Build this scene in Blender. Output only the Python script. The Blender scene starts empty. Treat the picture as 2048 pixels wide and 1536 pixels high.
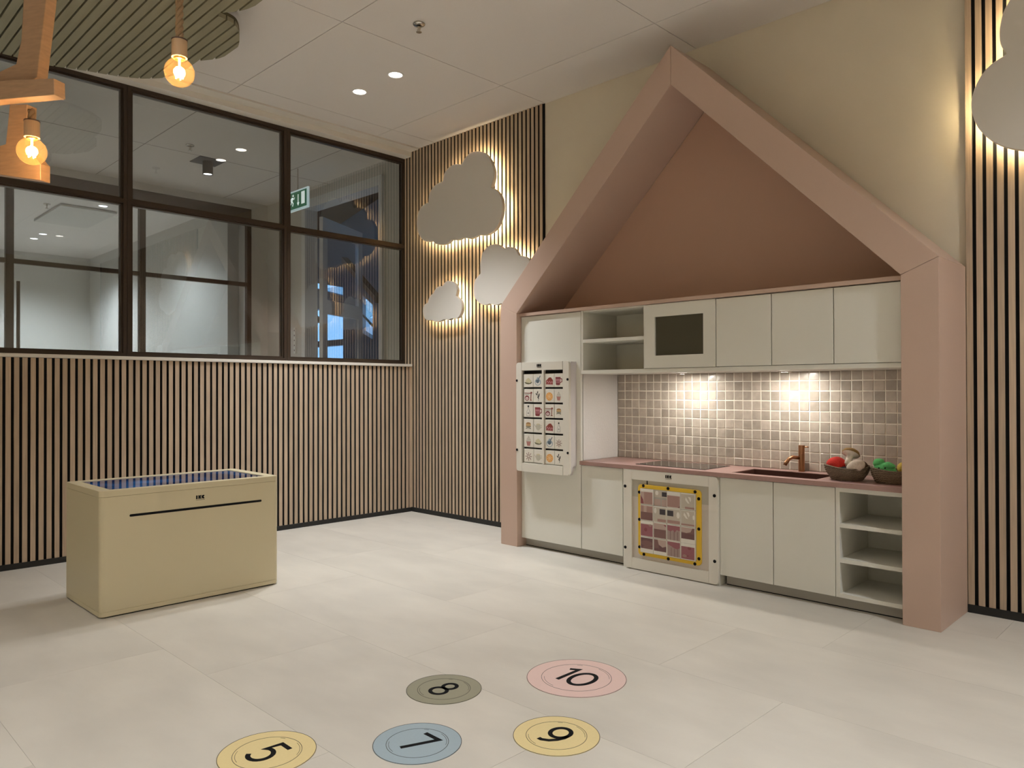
import bpy, bmesh, math, random
from mathutils import Vector, Matrix
random.seed(7)
PI = math.pi
SC = bpy.context.scene
COL = SC.collection

# ------------------------------------------------------------------ camera
cd = bpy.data.cameras.new('camera')
cd.sensor_fit = 'HORIZONTAL'; cd.sensor_width = 36.0
cd.lens = 36.0 * 1506.62 / 2048.0
cd.clip_start = 0.02; cd.clip_end = 200
co = bpy.data.objects.new('camera', cd); COL.objects.link(co)
fw = Vector((-0.70219027, 0.71195646, 0.00684336))
rt = Vector((0.71195927, 0.70221652, -0.00244276))
up = Vector((0.00654466, -0.00315691, 0.9999736))
M = Matrix((rt, up, -fw)).transposed().to_4x4()
M.translation = Vector((4.9192, -3.8156, 0.9964))
co.matrix_world = M
SC.camera = co

# ------------------------------------------------------------------ world, exposure
w = bpy.data.worlds.new('dusk_sky'); SC.world = w; w.use_nodes = True
bgn = w.node_tree.nodes['Background']
bgn.inputs['Color'].default_value = (0.26, 0.55, 0.95, 1); bgn.inputs['Strength'].default_value = 1.7
vs = SC.view_settings
vs.view_transform = 'Standard'; vs.look = 'None'; vs.gamma = 1.0; vs.use_curve_mapping = False
vs.exposure = 0.27
try: SC.cycles.use_denoising = True
except Exception: pass
SC.cycles.max_bounces = 6; SC.cycles.diffuse_bounces = 5; SC.cycles.glossy_bounces = 3; SC.cycles.transparent_max_bounces = 16
SC.cycles.adaptive_threshold = 0.03; SC.cycles.use_light_tree = False
SC.cycles.sample_clamp_indirect = 6.0

# light strengths (the lamps themselves are built further down)
KEY_W = 128.0         # each downlight of the pair in view
FILL_W = 180.0        # each fill downlight added out of view over the room
CORR_W = 78.0         # corridor and meeting room downlights, added fill ones included
SPOT_W = 2.1         # lamps under the wall cabinets
LED = 105.0            # light strips behind the clouds
BULB_W = 2.6
C_KEY = (0.94, 0.97, 1.0); C_LED = (1.0, 0.78, 0.45); C_COOL = (0.88, 0.95, 1.0)

# ------------------------------------------------------------------ materials
MATS = {}
def mat(name, col, rough=0.6, metal=0.0, noise=None, bump=None, spec=0.5, coat=0.0, rnd=0.0, emit=None, estr=0.0, stretch=None):
    """noise=(scale, amount); bump=(scale, strength); rnd: tint between alike objects; stretch: scale vector of the noise space."""
    if name in MATS: return MATS[name]
    m = bpy.data.materials.new(name); m.use_nodes = True; MATS[name] = m
    nt = m.node_tree; N = nt.nodes; L = nt.links
    b = N['Principled BSDF']
    b.inputs['Base Color'].default_value = (*col, 1); b.inputs['Roughness'].default_value = rough
    b.inputs['Metallic'].default_value = metal; b.inputs['Specular IOR Level'].default_value = spec
    b.inputs['Coat Weight'].default_value = coat
    if emit: b.inputs['Emission Color'].default_value = (*emit, 1); b.inputs['Emission Strength'].default_value = estr
    vec = None
    if noise or bump:
        tc = N.new('ShaderNodeTexCoord'); vec = tc.outputs['Object']
        oi = N.new('ShaderNodeObjectInfo')
        off = N.new('ShaderNodeVectorMath'); off.operation = 'MULTIPLY_ADD'
        cmb = N.new('ShaderNodeCombineXYZ')
        for i in range(3): L.new(oi.outputs['Random'], cmb.inputs[i])
        L.new(cmb.outputs[0], off.inputs[0]); off.inputs[1].default_value = (37.0, 53.0, 71.0) if rnd else (0, 0, 0)
        L.new(vec, off.inputs[2]); vec = off.outputs[0]
        if stretch:
            mp = N.new('ShaderNodeMapping'); mp.inputs['Scale'].default_value = stretch
            L.new(vec, mp.inputs['Vector']); vec = mp.outputs[0]
    cur = None
    if noise:
        t = N.new('ShaderNodeTexNoise'); t.inputs['Scale'].default_value = noise[0]; t.inputs['Detail'].default_value = 5
        L.new(vec, t.inputs['Vector'])
        r = N.new('ShaderNodeMapRange'); r.inputs['From Min'].default_value = 0.25; r.inputs['From Max'].default_value = 0.75
        r.inputs['To Min'].default_value = 1 - noise[1]; r.inputs['To Max'].default_value = 1 + noise[1]
        L.new(t.outputs['Fac'], r.inputs['Value']); cur = r.outputs[0]
    if rnd:
        oi2 = N.new('ShaderNodeObjectInfo')
        r = N.new('ShaderNodeMapRange'); r.inputs['To Min'].default_value = 1 - rnd; r.inputs['To Max'].default_value = 1 + rnd
        L.new(oi2.outputs['Random'], r.inputs['Value'])
        if cur is None: cur = r.outputs[0]
        else:
            mu = N.new('ShaderNodeMath'); mu.operation = 'MULTIPLY'; L.new(cur, mu.inputs[0]); L.new(r.outputs[0], mu.inputs[1]); cur = mu.outputs[0]
    if cur is not None:
        sc = N.new('ShaderNodeVectorMath'); sc.operation = 'SCALE'; sc.inputs[0].default_value = col
        L.new(cur, sc.inputs['Scale']); L.new(sc.outputs[0], b.inputs['Base Color'])
    if bump:
        t = N.new('ShaderNodeTexNoise'); t.inputs['Scale'].default_value = bump[0]; t.inputs['Detail'].default_value = 4
        L.new(vec, t.inputs['Vector'])
        bm = N.new('ShaderNodeBump'); bm.inputs['Strength'].default_value = bump[1]; bm.inputs['Distance'].default_value = 0.01
        L.new(t.outputs['Fac'], bm.inputs['Height']); L.new(bm.outputs[0], b.inputs['Normal'])
    return m

def emat(name, col, s):
    if name in MATS: return MATS[name]
    m = bpy.data.materials.new(name); m.use_nodes = True; MATS[name] = m
    nt = m.node_tree; nt.nodes.remove(nt.nodes['Principled BSDF'])
    e = nt.nodes.new('ShaderNodeEmission'); e.inputs[0].default_value = (*col, 1); e.inputs[1].default_value = s
    nt.links.new(e.outputs[0], nt.nodes['Material Output'].inputs[0])
    return m

def glassmat(name, tint, ior, rough=0.0, haze=0.0):
    if name in MATS: return MATS[name]
    m = bpy.data.materials.new(name); m.use_nodes = True; MATS[name] = m
    nt = m.node_tree; N = nt.nodes; L = nt.links; N.remove(N['Principled BSDF'])
    t = N.new('ShaderNodeBsdfTransparent'); t.inputs[0].default_value = (*tint, 1)
    g = N.new('ShaderNodeBsdfGlossy'); g.inputs['Roughness'].default_value = rough
    f = N.new('ShaderNodeFresnel'); f.inputs['IOR'].default_value = ior
    x = N.new('ShaderNodeMixShader')
    ge = N.new('ShaderNodeNewGeometry'); iv = N.new('ShaderNodeMath'); iv.operation = 'SUBTRACT'; iv.inputs[0].default_value = 1.0
    L.new(ge.outputs['Backfacing'], iv.inputs[1]); mu = N.new('ShaderNodeMath'); mu.operation = 'MULTIPLY'
    L.new(f.outputs[0], mu.inputs[0]); L.new(iv.outputs[0], mu.inputs[1])
    body = t.outputs[0]
    if haze:
        tr = N.new('ShaderNodeBsdfTranslucent'); tr.inputs[0].default_value = (0.95, 0.62, 0.25, 1)
        hx = N.new('ShaderNodeMixShader'); hx.inputs[0].default_value = haze
        L.new(t.outputs[0], hx.inputs[1]); L.new(tr.outputs[0], hx.inputs[2]); body = hx.outputs[0]
    L.new(mu.outputs[0], x.inputs[0]); L.new(body, x.inputs[1]); L.new(g.outputs[0], x.inputs[2])
    L.new(x.outputs[0], N['Material Output'].inputs[0])
    return m

OAK = mat('oak_veneer', (0.49, 0.375, 0.268), 0.55, noise=(9, 0.16), rnd=0.09, stretch=(14, 14, 0.6))
SLATSIDE = mat('black_slat_core', (0.02, 0.016, 0.012), 0.8)
FELT = mat('black_felt', (0.008, 0.008, 0.008), 0.95)
BLACKBOARD = mat('black_baseboard', (0.012, 0.012, 0.011), 0.6)
PLASTER = mat('beige_plaster', (0.73, 0.655, 0.515), 0.85, noise=(3, 0.03), bump=(60, 0.06))
CEILM = mat('white_ceiling_panel', (0.74, 0.70, 0.66), 0.9, noise=(220, 0.02), bump=(300, 0.05))
DARKJOINT = mat('dark_joint', (0.16, 0.14, 0.12), 0.9)
WHITEP = mat('warm_white_paint', (0.74, 0.70, 0.63), 0.6)
CORRW = mat('grey_white_paint', (0.60, 0.585, 0.55), 0.7)
FLOORM = mat('beige_stone_vinyl', (0.605, 0.568, 0.50), 0.42, noise=(2.6, 0.085), rnd=0.022, bump=(40, 0.03), stretch=(1, 2.0, 1))
SEAM = mat('floor_seam', (0.50, 0.465, 0.405), 0.7)
BRONZE = mat('dark_bronze_metal', (0.050, 0.034, 0.023), 0.45, metal=0.35)
PINK = mat('dusty_pink_lacquer', (0.55, 0.395, 0.315), 0.42, noise=(200, 0.012))
PINKIN = mat('brown_pink_panel', (0.50, 0.32, 0.235), 0.55)
CABW = mat('cream_white_melamine', (0.75, 0.735, 0.665), 0.5, bump=(400, 0.02))
CABSIDE = mat('textured_white_panel', (0.72, 0.70, 0.68), 0.8, bump=(90, 0.18))
PLINTH = mat('grey_plinth', (0.42, 0.40, 0.36), 0.5)
WORK = mat('terracotta_pink_worktop', (0.37, 0.225, 0.20), 0.38, noise=(120, 0.03))
COPPER = mat('brushed_copper', (0.42, 0.21, 0.11), 0.3, metal=0.95)
SINKM = mat('brown_sink', (0.085, 0.036, 0.026), 0.4, metal=0.2)
GROUT = mat('cream_grout', (0.86, 0.81, 0.72), 0.9)
TILEM = mat('zellige_tile', (0.43, 0.37, 0.315), 0.22, noise=(30, 0.12), rnd=0.17, bump=(26, 0.16), coat=0.25)
HOB = mat('black_glass', (0.015, 0.015, 0.016), 0.06)
MWIN = mat('smoked_glass', (0.075, 0.068, 0.045), 0.25)
BLACK = mat('black_print', (0.008, 0.008, 0.009), 0.85, spec=0.15)
TABLEM = mat('beige_lacquer', (0.62, 0.545, 0.36), 0.42)
YELLOW = mat('mustard_board', (0.78, 0.50, 0.03), 0.5)
PANELW = mat('warm_white_hpl', (0.74, 0.70, 0.62), 0.4)
GREYB = mat('grey_beige_board', (0.46, 0.43, 0.36), 0.5)
CLOUDM = mat('cream_cloud_board', (0.70, 0.655, 0.585), 0.6)
CLOUDTINT = mat('light_tinted_cloud_board', (0.62, 0.62, 0.53), 0.6)  # unused; pale green puts the lamp light into the board colour
BEECH = mat('beech_wood', (0.42, 0.25, 0.135), 0.45, noise=(7, 0.12), stretch=(3, 3, 18))
OLIVE = mat('olive_slat', (0.27, 0.25, 0.165), 0.7, noise=(5, 0.08), stretch=(0.6, 8, 8))
OLIVED = mat('olive_backing', (0.10, 0.085, 0.045), 0.8)
ROPE = mat('jute_rope', (0.33, 0.21, 0.11), 0.9, noise=(300, 0.2))
CHROME = mat('chrome', (0.6, 0.56, 0.5), 0.2, metal=1.0)
WICKER = mat('grey_brown_weave', (0.21, 0.158, 0.11), 0.85, noise=(260, 0.5), bump=(260, 0.5))
GLASS = glassmat('partition_glass', (0.80, 0.81, 0.80), 2.3)
AMBER = glassmat('amber_glass', (1.0, 0.90, 0.70), 1.7, haze=0.028)
CLEAR = glassmat('clear_glass', (0.95, 0.97, 1.0), 1.4)
def plain(name, c, rough=0.55): return mat(name, c, rough)

# ------------------------------------------------------------------ mesh helpers
class MB:
    def __init__(s): s.v = []; s.f = []; s.m = []; s.cur = 0
    def add(s, vs, fs):
        o = len(s.v); s.v += [tuple(map(float, v)) for v in vs]
        for f in fs: s.f.append(tuple(i + o for i in f)); s.m.append(s.cur)
        return s
    def box(s, x0, x1, y0, y1, z0, z1):
        return s.add([(x0,y0,z0),(x1,y0,z0),(x1,y1,z0),(x0,y1,z0),(x0,y0,z1),(x1,y0,z1),(x1,y1,z1),(x0,y1,z1)],
              [(0,3,2,1),(4,5,6,7),(0,1,5,4),(1,2,6,5),(2,3,7,6),(3,0,4,7)])
    def prism(s, poly, axis, a0, a1):
        """poly: 2D points; axis 'y': (x,z), 'z': (x,y), 'x': (y,z)"""
        n = len(poly)
        def P(p, a): return {'y': (p[0], a, p[1]), 'z': (p[0], p[1], a), 'x': (a, p[0], p[1])}[axis]
        area = sum(poly[i][0]*poly[(i+1)%n][1] - poly[(i+1)%n][0]*poly[i][1] for i in range(n))
        poly = list(poly) if area > 0 else list(poly)[::-1]
        vs = [P(p, a0) for p in poly] + [P(p, a1) for p in poly]
        lo = tuple(range(n)); hi = tuple(range(n, 2*n))
        sides = [(i, (i+1) % n, n + (i+1) % n, n + i) for i in range(n)]
        flip = (axis == 'y')
        if a1 < a0: flip = not flip
        fs = [lo[::-1], hi] + sides
        if flip: fs = [f[::-1] for f in fs]
        return s.add(vs, fs)
    def tube(s, path, r, seg=8, caps=True):
        path = [Vector(p) for p in path]; n = len(path)
        rr = r if isinstance(r, (list, tuple)) else [r]*n
        o = []; prev = None
        for i, p in enumerate(path):
            d = (path[min(i+1, n-1)] - path[max(i-1, 0)]).normalized()
            a = prev - d*prev.dot(d) if prev is not None else d.orthogonal()
            if a.length < 1e-6: a = d.orthogonal()
            a.normalize(); prev = a; b = d.cross(a)
            for k in range(seg):
                t = 2*PI*k/seg; o.append(p + (a*math.cos(t) + b*math.sin(t))*rr[i])
        fs = [(i*seg+k, i*seg+(k+1)%seg, (i+1)*seg+(k+1)%seg, (i+1)*seg+k) for i in range(n-1) for k in range(seg)]
        if caps: fs += [tuple(range(seg))[::-1], tuple((n-1)*seg+k for k in range(seg))]
        return s.add(o, fs)
    def loop_tube(s, path, r, seg=6):
        """closed path tube"""
        path = [Vector(p) for p in path]; n = len(path); o = []
        for i, p in enumerate(path):
            d = (path[(i+1) % n] - path[i-1]).normalized()
            a = d.cross(Vector((0, 1, 0)) if abs(d.y) < 0.9 else Vector((0, 0, 1))).normalized(); b = d.cross(a)
            for k in range(seg):
                t = 2*PI*k/seg; o.append(p + (a*math.cos(t) + b*math.sin(t))*r)
        return s.add(o, [(i*seg+k, i*seg+(k+1)%seg, ((i+1)%n)*seg+(k+1)%seg, ((i+1)%n)*seg+k) for i in range(n) for k in range(seg)])
    def lathe(s, prof, c=(0,0,0), seg=24, caps=True):
        """prof: (radius, z)"""
        n = len(prof)
        vs = [(c[0]+r*math.cos(2*PI*k/seg), c[1]+r*math.sin(2*PI*k/seg), c[2]+z) for r, z in prof for k in range(seg)]
        fs = [(i*seg+k, i*seg+(k+1)%seg, (i+1)*seg+(k+1)%seg, (i+1)*seg+k) for i in range(n-1) for k in range(seg)]
        if caps:
            fs += [tuple(range(seg))[::-1], tuple((n-1)*seg+k for k in range(seg))]
        return s.add(vs, fs)
    def ball(s, c, r, seg=20, rings=12, wob=0.0, rot=None, seed=0):
        if not isinstance(r, (tuple, list)): r = (r, r, r)
        rnd = random.Random(seed); ph = [rnd.uniform(0, 6.28) for _ in range(6)]
        vs = []
        for i in range(rings+1):
            th = PI*i/rings
            for k in range(seg):
                a = 2*PI*k/seg
                d = Vector((math.sin(th)*math.cos(a), math.sin(th)*math.sin(a), -math.cos(th)))
                g = 1 + wob*(math.sin(3*d.x*2+ph[0]) + math.sin(4*d.y*1.5+ph[1]) + math.sin(5*d.z+ph[2]))/3
                q = Vector((d.x*r[0]*g, d.y*r[1]*g, d.z*r[2]*g))
                if rot: q = rot @ q
                vs.append(q + Vector(c))
        fs = [(i*seg+k, i*seg+(k+1)%seg, (i+1)*seg+(k+1)%seg, (i+1)*seg+k) for i in range(rings) for k in range(seg)]
        return s.add(vs, fs)
    def mesh(s, name, mats, smooth=False):
        me = bpy.data.meshes.new(name); me.from_pydata(s.v, [], s.f)
        if not isinstance(mats, (list, tuple)): mats = [mats]
        for m in mats: me.materials.append(m)
        if len(mats) > 1: me.polygons.foreach_set('material_index', s.m)
        if smooth: me.polygons.foreach_set('use_smooth', [True]*len(me.polygons))
        me.validate(); me.update()
        return me
    def build(s, name, mats, parent=None, smooth=False, bevel=0.0, seg=2):
        return link(name, s.mesh(name, mats, smooth), parent, bevel=bevel, seg=seg)

def link(name, me, parent=None, loc=(0,0,0), bevel=0.0, seg=2):
    o = bpy.data.objects.new(name, me); COL.objects.link(o); o.location = loc
    if parent is not None:
        o.parent = parent
        o.matrix_parent_inverse = base_matrix(parent).inverted()
    if bevel:
        b = o.modifiers.new('bevel', 'BEVEL'); b.width = bevel; b.segments = seg; b.limit_method = 'ANGLE'; b.angle_limit = math.radians(40)
    return o
def base_matrix(o):
    m = Matrix.Translation(o.location)
    return m if o.parent is None else base_matrix(o.parent) @ o.matrix_parent_inverse @ m
def tag(o, label=None, cat=None, group=None, kind=None):
    if label: o['label'] = label
    if cat: o['category'] = cat
    if group: o['group'] = group
    if kind: o['kind'] = kind
    return o
def thing(name, loc, label=None, cat=None, group=None, kind=None):
    o = bpy.data.objects.new(name, None); COL.objects.link(o); o.location = loc; o.empty_display_size = 0.05
    return tag(o, label, cat, group, kind)
def rrect(x0, x1, z0, z1, r, n=5):
    out = []
    for cx, cz, a0 in ((x1-r, z0+r, -PI/2), (x1-r, z1-r, 0), (x0+r, z1-r, PI/2), (x0+r, z0+r, PI)):
        out += [(cx + r*math.cos(a0+PI/2*i/n), cz + r*math.sin(a0+PI/2*i/n)) for i in range(n+1)]
    return out
def circ(cx, cz, r, n=24, rz=None): return [(cx + r*math.cos(2*PI*i/n), cz + (rz or r)*math.sin(2*PI*i/n)) for i in range(n)]
def lobes_outline(lobes, n=5):
    """smooth outline through each lobe; the cusps between lobes stay sharp"""
    out = []
    for L in lobes:
        P = [Vector(p) for p in L]
        Q = [P[0]*2 - P[1]] + P + [P[-1]*2 - P[-2]]
        for i in range(1, len(Q)-2):
            for k in range(n):
                t = k/n; a, b, c, d = Q[i-1], Q[i], Q[i+1], Q[i+2]
                v = 0.5*((2*b) + (c-a)*t + (2*a-5*b+4*c-d)*t*t + (-a+3*b-3*c+d)*t**3)
                out.append((v.x, v.y))
    return out
def inset(poly, d):
    n = len(poly); area = sum(poly[i][0]*poly[(i+1)%n][1] - poly[(i+1)%n][0]*poly[i][1] for i in range(n)); s = 1 if area > 0 else -1
    out = []
    for i in range(n):
        a = Vector(poly[i-3]); b = Vector(poly[(i+3) % n]); t = (b-a).normalized()
        out.append((poly[i][0] - s*t.y*d, poly[i][1] + s*t.x*d))
    return out
def ribbon(mb, pts, wd, a0, a1, axis, closed=False):
    """flat stroke of width wd along 2D pts, as a prism between a0 and a1"""
    P = [Vector(p) for p in pts]; n = len(P); Lf = []; Rt = []
    for i in range(n):
        if closed: t0 = (P[i]-P[i-1]).normalized(); t1 = (P[(i+1) % n]-P[i]).normalized()
        else:
            t1 = (P[min(i+1, n-1)]-P[min(i, n-2)]).normalized(); t0 = (P[max(i, 1)]-P[max(i-1, 0)]).normalized()
        t = (t0+t1).normalized(); k = min(1/max(0.35, t.dot(t1)), 1.8); nn = Vector((-t.y, t.x))*wd/2*k
        Lf.append(P[i]+nn); Rt.append(P[i]-nn)
    for i in range(n if closed else n-1):
        j = (i+1) % n
        mb.prism([tuple(Rt[i]), tuple(Rt[j]), tuple(Lf[j]), tuple(Lf[i])], axis, a0, a1)
    return mb

# ------------------------------------------------------------------ logo drawn from blocks
def logo(mb, ux, uz, h, put):
    """put(poly) places 2D polygons; (ux,uz) = centre"""
    w = h*2.35; x = ux - w/2
    I = [(0,0),(0.42,0),(0.42,0.9),(0.36,1),(0.06,1),(0,0.9)]
    K = [(0.62,0),(1.42,0),(1.12,0.5),(1.42,1),(0.62,1)]
    K2 = [(0.62,0),(0.98,0),(0.98,0.40),(1.18,0),(1.5,0),(1.22,0.5),(1.5,1),(1.18,1),(0.98,0.60),(0.98,1),(0.62,1)]
    C = [(2.0+0.5*math.cos(a), 0.5+0.5*math.sin(a)) for a in [math.radians(48+ (312-48)*i/14) for i in range(15)]] + [(2.02,0.5)]
    for pl in (I, K2, C): put([(x + a*h, uz - h/2 + b*h) for a, b in pl])
    put([(x, uz-h*0.78), (x+w, uz-h*0.78), (x+w, uz-h*0.70), (x, uz-h*0.70)])

# ================================================================== SETTING
HC = 2.955
XR, YF = 7.6, -7.2        # far sides of the room, behind the camera
# floor: slab with single stone-look planks, staggered
fl = MB().box(-0.1, XR, YF, 0.02, -0.05, -0.0012).build('floor', SEAM); tag(fl, kind='structure')
rows = [0.25, -0.33, -0.92, -1.505, -2.10, -2.69, -3.28, -3.87, -4.46, -5.05, -5.64, -6.23, -6.82, -7.2]
joint = {0: 3.0, 1: 3.73, 2: 3.38, 3: 3.845, 4: 2.30, 5: 3.1, 6: 2.6, 7: 3.5, 8: 2.9, 9: 3.3, 10: 2.5, 11: 3.6, 12: 3.0}
for i in range(len(rows)-1):
    y1, y0 = min(rows[i], 0.0), rows[i+1]
    x = joint[i] - 1.18*6
    while x < XR:
        a, b = max(x, -0.08), min(x+1.18, XR)
        if b - a > 0.02:
            MB().box(a+0.00045, b-0.00045, y0+0.00045, y1-0.00045, -0.00119, 0.0).build('floor_tile', FLOORM, fl)
        x += 1.18
# ceiling: backing and single panels
ce = MB().box(-0.1, XR, YF, 0.02, HC+0.012, HC+0.06).build('ceiling', DARKJOINT); tag(ce, kind='structure')
xs = [0.10, 0.30] + [0.30+1.17*k for k in range(1, 7)] + [XR]
ys = [0.02, -0.41] + [-0.41-1.19*k for k in range(1, 6)] + [YF]
for i in range(len(xs)-1):
    for j in range(len(ys)-1):
        g = 0.0022
        MB().box(xs[i]+g, xs[i+1]-g, ys[j+1]+g, ys[j]-g, HC, HC+0.02).build('ceiling_panel', CEILM, ce)
so = MB().box(-0.16, 0.0985, -7.2, 0.0, 2.912, HC+0.012).build('trim_1', WHITEP); tag(so, kind='structure')   # boxed soffit over the windows
so.data.transform(Matrix.Identity(4))
MB().box(0.0, 0.0985, -7.2, 0.0, 2.905, HC+0.001)
# reshape the soffit: face at x=0, lip at x=0.1 under the ceiling
so.data.clear_geometry()
mb = MB().prism([(-0.16, 2.905), (0.0, 2.905), (0.0, 2.944), (0.098, 2.944), (0.098, 2.9655), (-0.16, 2.9655)], 'y', YF, -0.001)
so.data.from_pydata(mb.v, [], mb.f); so.data.update()

# back wall: plaster field and slatted panels left and right
wb = MB().box(-0.16, XR+0.1, 0.02, 0.12, -0.05, HC+0.06).build('wall_back', PLASTER); tag(wb, kind='structure')
MB().box(-0.16, 1.462, 0.0112, 0.0199, 0.0, HC).build('felt_backing', FELT, wb)
MB().box(4.004, XR, 0.0112, 0.0199, 0.0, HC).build('felt_backing', FELT, wb)
def slat_mesh(h0, h1, wd, along):
    mb = MB(); a = wd/2
    mb.box(-a, a, 0.0006, 0.0111, h0, h1) if along == 'x' else mb.box(-0.0111, -0.0006, -a, a, h0, h1)
    mb.cur = 1
    mb.box(-a, a, 0.0, 0.00059, h0, h1) if along == 'x' else mb.box(-0.00059, 0.0, -a, a, h0, h1)
    return mb.mesh('slat', [SLATSIDE, OAK])
sl = slat_mesh(0.036, HC-0.002, 0.0253, 'x')
for k in range(-3, 36): link('slat', sl, wb, (0.0405+0.04*k, 0, 0))
for k in range(0, 88): link('slat', sl, wb, (4.0176+0.04*k, 0, 0))
bb = MB().box(-0.0, 1.447, -0.004, 0.011, 0.0, 0.035).build('baseboard_back', BLACKBOARD); tag(bb, kind='structure')
bb = MB().box(4.004, XR, -0.004, 0.011, 0.0, 0.035).build('baseboard_right', BLACKBOARD); tag(bb, kind='structure')
# left wall: slatted parapet under the glazing
wl = MB().box(-0.16, -0.0205, YF, 0.02, -0.05, 1.182).build('wall_left', PLASTER); tag(wl, kind='structure')
MB().box(-0.0200, -0.0112, YF, 0.0, 0.0, 1.182).build('felt_backing', FELT, wl)
sl2 = slat_mesh(0.033, 1.1815, 0.0253, 'y')
link('slat', slat_mesh(0.033, 1.1815, 0.023, 'y'), wl, (0, -0.0125, 0))
for k in range(0, 105): link('slat', sl2, wl, (0, -0.0439-0.04*k, 0))
bb = MB().box(-0.0105, 0.004, YF, 0.0, 0.0, 0.032).build('baseboard_left', BLACKBOARD); tag(bb, kind='structure')
bb = MB().box(-0.155, 0.013, -7.1, -0.001, 1.1825, 1.203).build('trim_2', WHITEP, bevel=0.002); tag(bb, kind='structure')   # window sill
# walls out of view
o = MB().box(XR, XR+0.1, YF-0.1, 0.02, -0.05, HC+0.06).build('wall_right', PLASTER); tag(o, kind='structure')
o = MB().box(-0.16, XR+0.1, YF-0.1, YF, -0.05, HC+0.06).build('wall_front', PLASTER); tag(o, kind='structure')

# windows: three bays of the bronze partition between room and corridor
ZB0, ZB1, ZT0, ZT1 = 1.2035, 1.238, 2.868, 2.904
def bay(idx, ya, yb, first=False, last=False):
    """ya (left, nearer the camera) < yb"""
    t = thing('window_%d' % idx, (-0.11, (ya+yb)/2, ZB0), kind='structure')
    fx0, fx1 = -0.145, -0.085
    MB().box(fx0, fx1, ya, yb, ZB0, ZB1-0.012).box(fx0+0.008, fx1-0.012, ya+.02, yb-.02, ZB1-0.012, ZB1).build('bottom_rail', BRONZE, t)
    MB().box(fx0, fx1, ya, yb, ZT0+0.012, ZT1).box(fx0+0.008, fx1-0.012, ya+.02, yb-.02, ZT0, ZT0+0.012).build('top_rail', BRONZE, t)
    MB().box(fx0, fx1, ya+0.02, yb-0.02, 2.162, 2.188).box(fx0+0.006, fx1-0.012, ya+0.02, yb-0.02, 2.152, 2.198).build('transom', BRONZE, t)
    for y0, y1, s in ((ya, ya+0.022, 1), (yb-0.022, yb, -1)):
        mb = MB().box(fx0, fx1, y0, y1, ZB1-0.012, ZT0+0.012)
        e0, e1 = (y1, y1+0.012) if s > 0 else (y0-0.012, y0)
        mb.box(fx0+0.008, fx1-0.012, e0, e1, ZB1, ZT0).build('stile', BRONZE, t)
    for z0, z1 in ((ZB1-0.004, 2.156), (2.194, ZT0+0.004)):
        MB().box(-0.111, -0.107, ya+0.028, yb-0.028, z0, z1).build('glass_pane', GLASS, t)
bay(1, -3.27, -2.158); bay(2, -2.156, -1.068); bay(3, -1.066, 0.012); bay(4, -4.38, -3.272); bay(5, -5.49, -4.382); bay(6, -7.18, -5.492)

# ================================================================== CORRIDOR AND ROOMS BEHIND THE GLASS
XC = -2.55
o = MB().box(XC-5.2, -0.16, YF, 2.4, -0.05, 0.0).build('floor_corridor', FLOORM); tag(o, kind='structure')
o = MB().box(XC-0.05, -0.16, YF, 0.06, HC, HC+0.05).build('ceiling_corridor', CEILM); tag(o, kind='structure')
for k in range(-5, 1):
    MB().box(XC, -0.16, 0.0+1.19*k-0.42, 0.004+1.19*k-0.42, HC-0.001, HC+0.002).build('ceiling_joint', DARKJOINT, o)
MB().box(-1.352, -1.348, YF, 0.06, HC-0.001, HC+0.002).build('ceiling_joint', DARKJOINT, o)
# partition to the meeting room
pt = MB().box(XC-0.07, XC, YF, -0.12, 2.885, HC).build('wall_corridor', CORRW); tag(pt, kind='structure')
gw = thing('window_7', (XC, -1.2, 0), kind='structure')
MB().box(XC-0.06, XC-0.005, YF, -0.12, 2.74, 2.885).build('header', BRONZE, gw)
MB().box(XC-0.06, XC-0.005, YF, -0.12, 0.0, 0.09).build('bottom_rail', BRONZE, gw)
posts = [(-2.297, -2.239), (-1.228, -1.174), (-0.165, -0.12), (-3.36, -3.31), (-4.42, -4.37), (-5.5, -5.45)]
for a, b in posts: MB().box(XC-0.06, XC-0.005, a, b, 0.09, 2.74).build('post', BRONZE, gw)
edges = sorted(posts)
for i in range(len(edges)-1):
    a, b = edges[i][1], edges[i+1][0]
    MB().box(XC-0.055, XC-0.012, a, b, 2.075, 2.115).build('transom', BRONZE, gw)
    for z0, z1 in ((0.09, 2.075), (2.115, 2.74)): MB().box(XC-0.036, XC-0.032, a, b, z0, z1).build('glass_pane', CLEAR, gw)
MB().tube([(XC+0.03, -2.215, 1.15), (XC+0.03, -2.215, 1.92)], 0.014, 8).build('pull_handle', BRONZE, gw)
# white column and end wall with an opening
o = MB().box(XC-0.3, XC-0.0, -0.119, 0.06, 0, HC).build('wall_column', CORRW); tag(o, kind='structure')
o = MB().box(XC-0.3, -1.80, 0.06, 0.16, 0, HC).box(-0.46, -0.165, 0.06, 0.16, 0, HC).box(-1.80, -0.46, 0.06, 0.16, 2.86, HC).build('wall_end', CORRW); tag(o, kind='structure')
# meeting room
o = MB().box(-7.55, -7.45, YF, -0.12, 0, HC).build('wall_meeting_far', CORRW); tag(o, kind='structure')
o = MB().box(-7.45, XC-0.3, -0.24, -0.12, 0, HC).build('wall_meeting_side', CORRW); tag(o, kind='structure')
o = MB().box(-7.55, XC-0.07, YF, -0.12, HC, HC+0.05).build('ceiling_meeting', CEILM); tag(o, kind='structure')
o = MB().box(-7.55, -0.16, YF-0.1, YF, 0, HC).build('wall_corridor_front', CORRW); tag(o, kind='structure')
o = MB().box(-5.0, -3.95, -1.53, -0.98, HC-0.03, HC-0.004).build('ceiling_duct_panel', CORRW, bevel=0.004); tag(o, 'wide flat grey panel on the meeting room ceiling', 'ceiling panel')
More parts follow.
